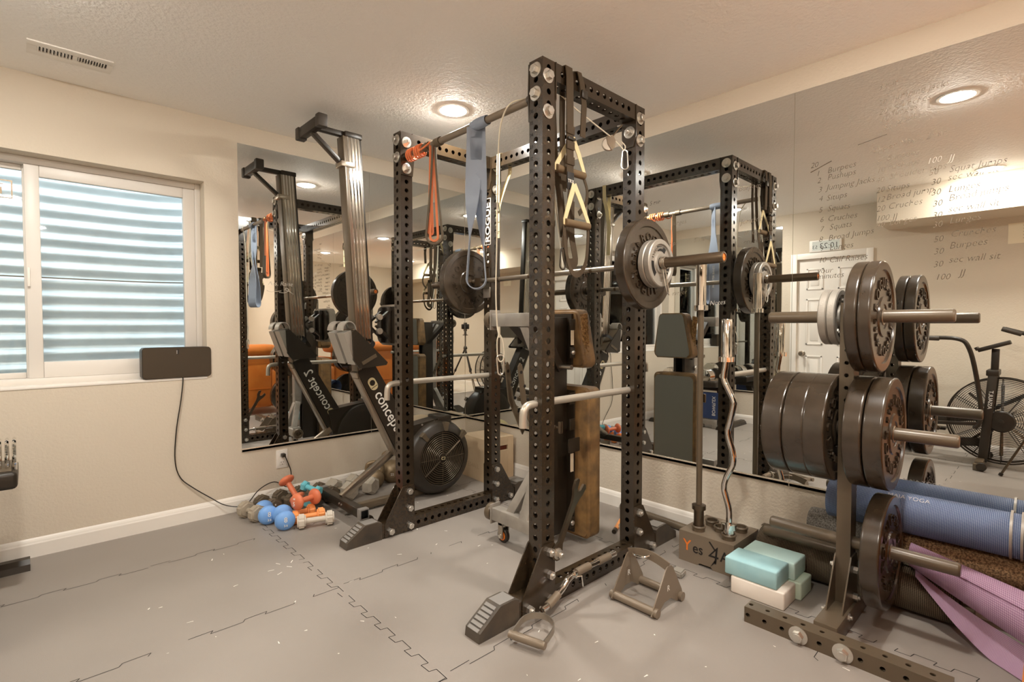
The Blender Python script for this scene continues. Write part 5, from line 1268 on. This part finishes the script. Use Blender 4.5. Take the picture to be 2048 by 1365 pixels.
# ================================================================== ROLLED MATS by the mirror wall
def roll(name, m, x, z, y0, y1, r, lbl, cat, turns=2.6, th=0.006, uvs=None, x1=None, z1=None, r1=None):
    t = thing(name, lbl, cat, (x, (y0+y1)/2, max(0, z-r)))
    n = int(turns*28); rows = []; L = abs(y1-y0)
    for k in range(13):
        f = k/12; yy = y0+(y1-y0)*f; xx = x+((x1 if x1 is not None else x)-x)*f; zz = z+((z1 if z1 is not None else z)-z)*f; rr_ = r+((r1 if r1 is not None else r)-r)*f
        row = []
        for i in range(n+1):
            a = -pi*0.42+2*pi*turns*i/n; q = rr_*(1-0.62*(1-i/n)) if False else rr_-th*1.25*(turns-turns*i/n)
            row.append(V((xx+q*cos(a), yy, zz+q*sin(a))))
        rows.append(row)
    mb = MB(); mb.grid(rows, uv=(2*pi*r*turns*1.0, L)); bmesh.ops.solidify(mb.bm, geom=list(mb.bm.faces), thickness=th*0.9)
    mb.build('mat_sheet', m, t, recalc=False, ang=50); return t
dm = roll('rolled_mat', DMESH, -0.145, 0.1, -2.605, -3.36, 0.10, 'charcoal mesh textured mat rolled up on the floor behind the blocks', 'mat', 4.5, 0.009)
roll('rolled_mat', BLUEM, -0.115, 0.402, -2.895, -3.585, 0.088, 'blue yoga mat rolled up on top of the stack by the mirror', 'mat', 4.2, 0.0065)
def foam(name, m, x, z, y0, y1, r, lbl, cat):
    t = thing(name, lbl, cat, (x, (y0+y1)/2, z-r)); L = abs(y1-y0); mb = MB()
    mb.ring([(r*0.45, 0), (r-0.012, 0), (r-0.003, 0.004), (r, 0.014), (r, L-0.014), (r-0.003, L-0.004), (r-0.012, L), (r*0.45, L)], (x, y0, z), -Y, 40); mb.build('foam_cylinder', m, t); return t
foam('foam_roller', SPECK, -0.080, 0.256, -2.80, -3.05, 0.065, 'speckled grey foam roller against the wall under the blue mat', 'foam roller')
foam('foam_roller', CORK, -0.098, 0.253, -3.09, -3.585, 0.061, 'speckled brown foam roller under the blue mat on the right', 'foam roller')
mb = MB(); mb.lathe([(0, 0), (0.017, 0.0005), (0.021, 0.004), (0.022, 0.008), (0.022, 0.40), (0.02, 0.405), (0, 0.405)], (-0.222, -2.64, 0.2), -Y, 24); mb.build('dowel', TAUPE, None, 'short brown dowel lying on the charcoal rolled mat', 'dowel', base=(-0.222, -2.84, 0.178))
lv = roll('rolled_mat', LAV, -0.178, 0.247, -3.205, -3.60, 0.05, 'lavender yoga mat loosely rolled with an open flap, at the lower right', 'mat', 2.6, 0.006, x1=-0.335, z1=0.165, r1=0.095)
mb = MB(); Pc = [V((-0.235, -3.23, 0.185)), V((-0.30, -3.36, 0.07)), V((-0.352, -3.464, 0.006)), V((-0.42, -3.55, 0.004)), V((-0.46, -3.60, 0.004))]
Qc = [V((-0.200, -3.225, 0.20)), V((-0.245, -3.33, 0.15)), V((-0.285, -3.43, 0.115)), V((-0.315, -3.52, 0.09)), V((-0.34, -3.60, 0.072))]
Pp, Qq = smooth_path(Pc, 6), smooth_path(Qc, 6)
rows = [[a.lerp(b, k/8)-Z*0.035*sin(pi*k/8)*(i/len(Pp)) for k in range(9)] for i, (a, b) in enumerate(zip(Pp, Qq))]
rows = [[V((p.x, p.y, max(p.z, 0.004))) for p in r_] for r_ in rows]
mb.grid(rows, uv=(0.16, 0.5)); bmesh.ops.solidify(mb.bm, geom=list(mb.bm.faces), thickness=0.005); mb.build('open_flap', LAV, lv, recalc=False, ang=50)
# white strap around the blue mat
mb = MB()
for y in (-3.50, -3.53):
    mb.ring([(0.0885, -0.004), (0.0905, -0.004), (0.0905, 0.004), (0.0885, 0.004)], (-0.115, y, 0.402), Y, 44)
mb.build('mat_strap', GREYM, None, 'pale carrying strap bands around the right end of the blue mat', 'strap', base=(-0.115, -3.515, 0.31))
mb = MB(); mb.text('MAIA YOGA', 0.026, (-0.115-0.055, -3.12, 0.402+0.0695), -Y, V((0.78, 0, 0.62)), 0.0006, None, 'LEFT', 0, -0.02); mb.build('print', WHITEINK, [o for o in bpy.data.objects if o.get('label','').startswith('blue yoga mat')][0], recalc=False)
# ================================================================== CABLE ATTACHMENTS ON THE FLOOR
th_ = thing('row_handle', 'steel double roller row handle standing on the floor in front of the rack', 'cable handle', (-0.875, -2.40, 0))
for y in (-2.302, -2.498):
    mb = MB(); mb.prism([(-1.0, 0.012), (-0.985, 0.0), (-0.95, 0.006), (-0.90, 0.036), (-0.85, 0.036), (-0.80, 0.006), (-0.765, 0.0), (-0.75, 0.012), (-0.76, 0.045), (-0.835, 0.165), (-0.85, 0.178), (-0.88, 0.178), (-0.895, 0.165), (-0.985, 0.04)], (0, y+0.0025, 0), X, Z, 0, 0.005); pl = mb.build('side_plate', TAUPE2, th_)
    mb = MB(); mb.text('R', 0.035, (-0.872, y-0.0028, 0.075), X, Z, 0.0005); mb.build('cut_letter', WHITEINK, pl, recalc=False)
for x in (-0.975, -0.775):
    mb = MB(); mb.lathe([(0.013, -2.515+2.4), (0.019, -0.115), (0.019, -0.106), (0.0175, -0.095), (0.0175, 0.095), (0.019, 0.106), (0.019, 0.115), (0.012, 0.118)], (x, -2.40, 0.02), Y, 22); mb.build('roller_grip', TAUPE2, th_)
mb = MB(); mb.strip([(-0.865, -2.300+0.0-0.196*i/12, 0.172+0.022*sin(pi*i/12)) for i in range(13)], X, 0.04, 0.005); mb.build('top_plate', TAUPE2, th_)
mb = MB(); mb.tube(smooth_path([(-0.875, -2.33, 0.185), (-0.90, -2.345, 0.19), (-0.905, -2.375, 0.192), (-0.90, -2.405, 0.197), (-0.87, -2.415, 0.20), (-0.85, -2.375, 0.20), (-0.86, -2.34, 0.19)], 5), 0.0045, 8); mb.build('ring', CHROME, th_)
lb_ = thing('lat_bar', 'bent chrome pulldown bar with dark grips and stirrup handle leaning on the near base beam', 'cable bar', (-1.1, -2.2, 0))
path = smooth_path([(-1.335, -2.205, 0.052), (-1.285, -2.205, 0.058), (-1.20, -2.195, 0.085), (-1.15, -2.188, 0.108), (-1.07, -2.18, 0.113), (-0.95, -2.178, 0.111), (-0.80, -2.176, 0.108)], 8)
mb = MB(); mb.tube(path, 0.0135, 16); mb.build('bar', CHROME, lb_)
for a, b in ((6, 14), (30, 38), (41, 46)):
    mb = MB(); mb.tube(path[a:b], 0.0172, 16); mb.build('grip', TAUPE2, lb_)
mb = MB(); mb.ring([(0.014, -0.006), (0.021, -0.006), (0.021, 0.006), (0.014, 0.006)], path[28], path[29]-path[27], 20); mb.tube([path[28]+V((0, -0.02, 0)), path[28]+V((0.02, -0.03, 0.0)), path[28]+V((0.03, -0.03, -0.05))], 0.004, 8); mb.build('swivel_ring', CHROME, lb_)
mb = MB(); Uc = V((-1.50, -2.286, 0.034)); ux, uy = V((1, 0.33, 0.10)).normalized(), V((-0.30, 1, 0)).normalized()
pts = [Uc-uy*0.066-ux*0.0, Uc-uy*0.068+ux*0.05]+arc(Uc+ux*0.08, -uy, ux, 0.068, 0.0, pi, 12)+[Uc+uy*0.068+ux*0.05, Uc+uy*0.066]
mb.strip(pts, [(-uy)]*2+[(-uy*cos(pi*i/12)+ux*sin(pi*i/12)) for i in range(13)]+[uy]*2, 0.026, 0.004); mb.build('stirrup', STEEL, lb_)
mb = MB(); mb.tube([Uc-uy*0.075, Uc-uy*0.06, Uc-uy*0.055, Uc+uy*0.055, Uc+uy*0.06, Uc+uy*0.075], [0.014, 0.014, 0.0155, 0.0155, 0.014, 0.014], 18); mb.build('stirrup_grip', TAUPE2, lb_)
mb = MB(); mb.tube([(-1.335, -2.205, 0.052), (-1.355, -2.235, 0.052)], 0.009, 10); mb.build('link', CHROME, lb_)
# wrench hanging on the near gusset bolt
wr = thing('wrench', 'large chrome open end wrench on a gusset bolt of the near front upright', 'wrench', (-1.12, PY-0.02, 0.35))
mb = MB(); w0, w1 = V((-1.192, 0, 0.222)), V((-1.055, 0, 0.455)); d = (w1-w0).normalized(); s = V((d.z, 0, -d.x)); q = lambda a, b: ((w0+d*a+s*b).x, (w0+d*a+s*b).z); Lw = (w1-w0).length
op = [q(-0.03, -0.012), q(-0.022, -0.026), q(0.0, -0.032), q(0.02, -0.026), q(0.045, -0.013), q(Lw-0.05, -0.014), q(Lw-0.02, -0.022), q(Lw+0.005, -0.036), q(Lw+0.04, -0.040), q(Lw+0.055, -0.026), q(Lw+0.05, -0.016), q(Lw+0.012, -0.012), q(Lw+0.002, 0.0), q(Lw+0.012, 0.014), q(Lw+0.045, 0.022), q(Lw+0.046, 0.034), q(Lw+0.03, 0.044), q(Lw+0.0, 0.036), q(Lw-0.03, 0.022), q(Lw-0.06, 0.014), q(0.045, 0.013), q(0.02, 0.026), q(0.0, 0.032), q(-0.022, 0.026), q(-0.03, 0.012)]
mb.prism(op, (0, PY-0.008, 0), X, Z, 0.0, 0.012); mb.build('body', DSTEEL, wr)
mb = MB(); hexbolt(mb, w0+V((0, PY-0.0205, 0)), -Y, 0.0165, 0.013, 0.024, True); mb.build('jaw_nut', ZINC, wr, ang=25)
mb = MB(); mb.cyl((-0.39, -1.88, 0.0125), (-0.05, -1.735, 0.0125), 0.0125, 16); sk = mb.build('wooden_stick', STICK, None, 'orange wooden stick with dark tip lying on the floor behind the near rear upright', 'stick', base=(-0.22, -1.8, 0))
mb = MB(); mb.cyl((-0.395, -1.882, 0.0130), (-0.36, -1.867, 0.0130), 0.0130, 16); mb.build('tip', DRUBBER, sk)
mb = MB(); mb.cyl((-0.045, -1.84, 0.0225), (-0.075, -2.22, 0.0225), 0.022, 20); mb.build('pipe', TAUPE, None, 'brown pipe lying on the floor along the mirror wall baseboard', 'pipe', base=(-0.06, -2.03, 0))
mb = MB(); mb.prism([(-0.03, -0.03), (0.035, -0.02), (0.03, 0.03), (-0.025, 0.028)], (-0.575, -2.385, 0.0), X, Y, 0.0, 0.028); bmesh.ops.bevel(mb.bm, geom=list(mb.bm.edges), offset=0.006, segments=2, affect='EDGES', clamp_overlap=True); mb.build('rubber_block', IRONG, None, 'small grey metal block on the floor behind the row handle', 'block', base=(-0.575, -2.385, 0))
# ================================================================== ADJUSTABLE DUMBBELLS ON THEIR STAND (left edge of the photo)
sd = thing('dumbbell_stand', 'dark dumbbell stand at the left edge of the photo under the window', 'stand', (-3.13, -0.42, 0))
mb = MB()
for (y0, y1, x1) in ((-0.50, -0.20, -2.866), (-0.92, -0.60, -2.925)): mb.box(x1-0.534, x1, y0, y1, 0.478, 0.556, 0.018, 3)
mb.build('tray', DRUBBER, sd, split=0.0)
mb = MB()
for y, x1 in ((-0.35, -2.885), (-0.76, -2.945)): mb.box(x1-0.5, x1, y-0.12, y+0.12, 0.552, 0.562, 0.004)
mb.build('tray_rim', TAUPE, sd, split=0.0)
mb = MB(); mb.bar((-3.2, -0.18, 0.06), (-3.2, -0.30, 0.47), 0.05, 0.07, up=Y, bev=0.004); mb.bar((-3.2, -0.95, 0.06), (-3.2, -0.83, 0.47), 0.05, 0.07, up=Y, bev=0.004); mb.box(-3.25, -3.15, -0.93, -0.19, 0.42, 0.479, 0.004); mb.build('leg', DRUBBER, sd, split=-0.03)
mb = MB()
for y, x0 in ((-0.15, -3.45), (-0.97, -3.54)): mb.prism([(-0.05, 0), (0.05, 0), (0.042, 0.03), (0.02, 0.05), (-0.02, 0.05), (-0.042, 0.03)], (x0, y, 0), Y, Z, 0, 0.615)
mb.build('base_foot', DRUBBER, sd, split=0.0)
def selectdb(x, y, z, lbl):
    t = thing('adjustable_dumbbell', lbl, 'dumbbell', (x, y, z), 0, 'adjustable dumbbells on the stand')
    mb = MB(); mb.cyl((x-0.07, y, z+0.098), (x+0.07, y, z+0.098), 0.016, 18); mb.build('handle', DRUBBER, t)
    for s in (-1, 1):
        for k in range(5):
            xa = x+s*(0.118+0.024*k); mb = MB()
            mb.lathe([(0.0, -0.008), (0.07, -0.008), (0.085, -0.006), (0.09, 0), (0.085, 0.006), (0.07, 0.008), (0, 0.008)], (xa, y, z+0.098), X, 32); mb.build('weight_disc', CHROME, t)
        mb = MB(); mb.lathe([(0.0, -0.008), (0.078, -0.008), (0.088, 0), (0.078, 0.010), (0.03, 0.014), (0, 0.014)], (x+s*0.088, y, z+0.098), X*s, 32); mb.build('dial', DRUBBER, t)
    return t
selectdb(-3.09, -0.35, 0.500, 'chrome disc adjustable dumbbell at the left edge, nearest the window wall')
selectdb(-3.16, -0.76, 0.500, 'chrome disc adjustable dumbbell on the stand, farther from the window wall')
# ---- navy folding pad under the stand, seen in the mirror
nb = thing('incline_pad', 'navy blue vinyl pad with white lettering below the dumbbell stand, seen in the right mirror', 'pad', (-2.99, -0.80, 0))
mb = MB(); mb.prism(rrect(-0.80, 0.265, 0.40, 0.30, 0.03), (-3.02, 0, 0), Y, Z, 0, 0.06); mb.build('cushion', NAVY, nb)
mb = MB(); mb.box(-3.03, -2.955, -0.92, -0.68, 0.045, 0.105, 0.004); mb.box(-3.035, -2.95, -0.92, -0.86, 0.0, 0.108, 0.006); mb.box(-3.035, -2.95, -0.74, -0.68, 0.0, 0.108, 0.006); mb.build('base_frame', GREYM, nb)
mb = MB(); mb.text('BOWFLEX', 0.055, (-2.9598, -0.86, 0.15), Z, -Y, 0.0006, None, 'LEFT', 0, 0.004, 0.9); mb.build('lettering', WHITEINK, nb, recalc=False)
# ================================================================== FAN BIKE (seen in the right mirror)
KX, KY, KZ = -3.14, -3.29, 0.40
bk = thing('exercise_bike', 'dark fan bike with big caged wheel left of the camera, seen in the right mirror', 'exercise bike', (KX, -2.95, 0))
mb = MB()
for s in (-1, 1):
    for i in range(3, 24):
        r = 0.018+0.0141*i; mb.tube([(KX+s*(0.055+0.035*(1-(r/0.36)**2)), KY+r*cos(a), KZ+r*sin(a)) for a in (2*pi*k/56 for k in range(56))], 0.0018, 4, closed=True)
    for k in range(12):
        a = 2*pi*k/12; mb.tube([(KX+s*(0.055+0.035*(1-(r/0.36)**2)), KY+r*cos(a), KZ+r*sin(a)) for r in (0.05, 0.12, 0.2, 0.28, 0.355)], 0.0028, 4)
fc = mb.build('fan_cage', DRUBBER, bk)
mb = MB()
for s in (-1, 1): mb.ring([(0.35, -0.008), (0.362, -0.008), (0.362, 0.008), (0.35, 0.008)], (KX+s*0.055, KY, KZ), X, 56)
mb.build('cage_rim', DRUBBER, bk, split=0.0)
mb = MB()
for k in range(8):
    a = 2*pi*k/8; u = V((0, cos(a), sin(a))); w = V((0.5, -sin(a)*0.86, cos(a)*0.86))
    c = V((KX, KY, KZ)); mb.prism([(0.08, -0.01), (0.30, -0.014), (0.30, 0.014), (0.08, 0.01)], c, u, w, -0.001, 0.001)
mb.build('fan_blade', DSTEEL, bk)
mb = MB(); mb.lathe([(0.0, 0), (0.085, 0.0), (0.09, 0.005), (0.08, 0.014), (0.0, 0.018)], (KX+0.085, KY, KZ), X, 32); mb.lathe([(0.018, 0.018), (0.018, 0.045), (0, 0.046)], (KX+0.085, KY, KZ), X, 16); mb.build('hub', DRUBBER, bk)
mb = MB()
for s in (-1, 1): mb.bar((KX+s*0.11, KY+0.11, 0.05), (KX+s*0.105, KY+0.055, 0.82), 0.02, 0.06, up=Y, bev=0.004)
fr = mb.build('fork', DRUBBER, bk, split=0.0)
mb = MB(); mb.bar((KX, KY+0.055, 0.74), (KX, KY+0.05, 1.0), 0.045, 0.05, up=Y, bev=0.006); mb.bar((KX, KY+0.02, 0.80), (KX, KY+0.10, 0.80), 0.24, 0.05, bev=0.008); mb.build('mast', DRUBBER, bk)
mb = MB(); mb.text('ASSAULT', 0.038, (KX+0.1205, KY+0.085, 0.50), V((0, -0.06, 1)), V((0, -1, -0.06)) if False else -Y, 0.0006, None, 'LEFT', 0, 0.004); mb.build('lettering', WHITEINK, fr, recalc=False)
mb = MB(); mb.bar((KX, KY-0.04, 1.06), (KX, KY+0.16, 0.985), 0.15, 0.035, bev=0.006); mb.bar((KX, KY+0.16, 0.985), (KX, KY+0.175, 1.01), 0.15, 0.02, bev=0.003); mb.build('console', DRUBBER, bk)
for s in (-1, 1):
    ph = 0.16 if s > 0 else -0.34
    gz = 1.09 if s > 0 else 1.17
    mb = MB(); mb.tube(smooth_path([(KX+s*0.15, KY+0.16, 0.33), (KX+s*0.15, KY+0.12, 0.43), (KX+s*0.16, KY+0.02+ph*0.8, 0.72), (KX+s*0.20, KY+0.04+ph, 1.00), (KX+s*0.21, KY+0.12+ph, 1.085), (KX+s*0.21, KY+0.35+ph, gz)], 6), 0.017, 12); ar = mb.build('moving_arm', DRUBBER, bk)
    mb = MB(); mb.lathe([(0.0, 0), (0.017, 0.001), (0.021, 0.006), (0.021, 0.13), (0.018, 0.135)], (KX+s*0.21, KY+0.37+ph, gz), V((0, -1, (1.085-gz)/0.23)), 16); mb.build('grip', RUBBERD, ar)
    mb = MB(); mb.bar((KX+s*0.15, KY+0.14, 0.37), (KX+s*0.15, KY+0.52, 0.34), 0.02, 0.03, bev=0.004); mb.build('link_rod', DRUBBER, bk)
    mb = MB(); mb.bar((KX+s*0.13, KY+0.56, 0.34), (KX+s*0.13, KY+0.56+0.14*s, 0.34+0.09*s), 0.018, 0.035, bev=0.004); cr = mb.build('crank', DSTEEL, bk)
    mb = MB(); mb.box(KX+s*0.19-0.045, KX+s*0.19+0.045, KY+0.56+0.14*s-0.04, KY+0.56+0.14*s+0.04, 0.33+0.09*s, 0.355+0.09*s, 0.005); mb.build('pedal', DRUBBER, cr)
mb = MB(); mb.bar((KX, KY+0.10, 0.20), (KX, KY+1.0, 0.10), 0.06, 0.07, bev=0.006); mb.bar((KX, KY+0.08, 0.42), (KX, KY+0.62, 0.33), 0.05, 0.06, bev=0.006); mb.bar((KX, KY+0.58, 0.1), (KX, KY+0.80, 0.72), 0.05, 0.06, up=Y, bev=0.006); mb.box(KX-0.05, KX+0.05, KY+0.45, KY+0.68, 0.24, 0.44, 0.02); mb.build('frame', DRUBBER, bk)
mb = MB(); mb.bar((KX-0.27, KY+0.12, 0.055), (KX+0.27, KY+0.12, 0.055), 0.055, 0.05, bev=0.01); mb.bar((KX-0.25, KY+1.0, 0.055), (KX+0.25, KY+1.0, 0.055), 0.055, 0.05, bev=0.01)
for sx in (-0.25, 0.25):
    for yy in (0.12, 1.0): mb.box(KX+sx-0.03, KX+sx+0.03, KY+yy-0.035, KY+yy+0.035, 0.0, 0.06, 0.006)
mb.build('floor_foot', TAUPE, bk, split=0.0)
mb = MB()
for sx in (-0.29, 0.29): mb.lathe([(0.0, -0.012), (0.03, -0.012), (0.034, -0.006), (0.034, 0.006), (0.03, 0.012), (0, 0.012)], (KX+sx, KY+0.10, 0.04), X, 20)
mb.build('transport_wheel', DRUBBER, bk, split=0.0)
mb = MB(); mb.prism([(-0.03, -0.13), (0.03, -0.13), (0.05, -0.02), (0.11, 0.08), (0.09, 0.12), (-0.09, 0.12), (-0.11, 0.08), (-0.05, -0.02)], (KX, KY+0.84, 0.78), X, Y, -0.03, 0.03); bmesh.ops.bevel(mb.bm, geom=list(mb.bm.edges), offset=0.018, segments=3, affect='EDGES', clamp_overlap=True); mb.build('saddle', DRUBBER, bk)
mb = MB(); mb.cyl((KX, KY+0.79, 0.68), (KX, KY+0.84, 0.76), 0.018, 14); mb.build('seat_post', STEEL, bk)
# ================================================================== ORANGE LEATHER SOFA (behind the camera, back towards the gym)
sf = thing('leather_sofa', 'orange leather sofa, its back seen in the mirrors and its corner at the lower right', 'sofa', (-1.35, -4.15, 0.012))
sx0, sx1, sy = -2.48, -0.22, -3.638
def cushion(mb, x0, x1, y0, y1, z0, z1, b):
    mb.box(x0, x1, y0, y1, z0, z1, b, 4)
mb = MB(); cushion(mb, sx0+0.22, sx1-0.22, sy-0.16, sy, 0.11, 0.84, 0.03); mb.build('back_panel', LEATHER, sf, ang=50)
mb = MB(); 
for k in range(3):
    w = (sx1-sx0-0.3)/3; cushion(mb, sx0+0.15+k*w, sx0+0.15+(k+1)*w-0.008, sy-0.34, sy+0.045, 0.80, 0.945, 0.065)
mb.build('back_pillow', LEATHER, sf, ang=60, split=0.0)
for s, xx in ((-1, sx0), (1, sx1)):
    mb = MB(); cushion(mb, min(xx, xx-s*0.24), max(xx, xx-s*0.24), sy-0.95, sy-0.005, 0.11, 0.62, 0.05); mb.build('side_panel', LEATHER, sf, ang=60)
    mb = MB(); cushion(mb, min(xx, xx-s*0.26), max(xx, xx-s*0.26), sy-0.93, sy-0.02, 0.58, 0.74, 0.075); mb.build('arm_pillow', LEATHER, sf, ang=60)
mb = MB()
for k in range(3):
    w = (sx1-sx0-0.5)/3; cushion(mb, sx0+0.25+k*w, sx0+0.25+(k+1)*w-0.01, sy-0.97, sy-0.18, 0.25, 0.47, 0.06)
mb.build('seat_cushion', LEATHER, sf, ang=60, split=0.0)
mb = MB()
for (a, b, c, d) in ((sx0+0.24, 0.36, sx1-0.24, 0.36), (sx0+0.24, 0.70, sx1-0.24, 0.70)): mb.bar((a, sy+0.002, b), (c, sy+0.002, d), 0.006, 0.006)
mb.build('piping', LEATHER, sf, split=0.0)
for x in (sx0+0.08, sx1-0.08):
    for y in (sy-0.10, sy-0.88):
        mb = MB(); mb.box(x-0.035, x+0.035, y-0.035, y+0.035, 0.012, 0.115, 0.004); mb.build('leg', NUM, sf)
# ================================================================== CAMERA ON ITS TRIPOD (seen in the mirrors)
tp_ = thing('tripod', 'dark camera tripod with spread legs, its reflection at the mirrored corner', 'tripod', (CX, CY, 0))
hub = V((CX-0.045, CY-0.048, 0.80))
mb = MB(); mb.lathe([(0.0, 0), (0.032, 0.0), (0.036, 0.015), (0.03, 0.04), (0.018, 0.055), (0.0, 0.055)], hub-Z*0.02, Z, 20); mb.build('hub', DRUBBER, tp_)
mb = MB(); mb.cyl(hub-Z*0.15, hub+Z*0.22, 0.012, 14); mb.build('centre_column', DSTEEL, tp_)
for k in range(3):
    a = R(80+120*k); e = hub+V((cos(a)*0.36, sin(a)*0.36, 0)); e.z = 0.0
    d = (e-hub)
    mb = MB(); mb.tube([hub+d*0.02, hub+d*0.5], 0.014, 12); lg = mb.build('leg', DRUBBER, tp_)
    mb = MB(); mb.tube([hub+d*0.48, hub+d*0.99], 0.009, 10); mb.build('lower_tube', DSTEEL, lg)
    mb = MB(); mb.tube([hub+d*0.47, hub+d*0.52], 0.02, 12); mb.build('leg_lock', DRUBBER, lg)
    mb = MB(); mb.tube([hub+d*0.97, hub+d*0.995], 0.014, 10); mb.build('rubber_tip', DRUBBER, lg)
mb = MB(); mb.ball(hub+Z*0.25, 0.024, u=16, v=10); mb.cyl(hub+Z*0.22, hub+Z*0.30, 0.02, 16); mb.bar(hub+Z*0.235-S_*0.045, hub+Z*0.235+S_*0.045, 0.012, 0.012); mb.build('ball_head', DRUBBER, tp_)
cm = thing('camera', 'dark photo camera mounted on the tripod, seen twice at the mirror corner', 'camera', (CX-0.045, CY-0.048, 1.10))
vd3 = V((cos(YAW), sin(YAW), 0)); base = V((CX, CY, CZ))-vd3*0.075
fm = M((vd3, V((-vd3.y, vd3.x, 0)), Z)).transposed().to_4x4(); fm.translation = base
mb = MB(); mb.box(-0.035, 0.03, -0.068, 0.068, -0.055, 0.035, 0.012, 2, fm); mb.box(-0.03, 0.02, -0.03, 0.03, 0.03, 0.062, 0.01, 2, fm); mb.build('body', DRUBBER, cm)
mb = MB(); mb.lathe([(0.034, 0.03), (0.036, 0.034), (0.036, 0.06), (0.033, 0.063), (0.028, 0.055), (0.0, 0.05)], base, vd3, 28); mb.build('lens', NUM, cm)
mb = MB(); mb.box(-0.02, 0.02, -0.03, 0.03, -0.09, -0.055, 0.004, 2, fm); mb.build('mount_plate', DSTEEL, cm)
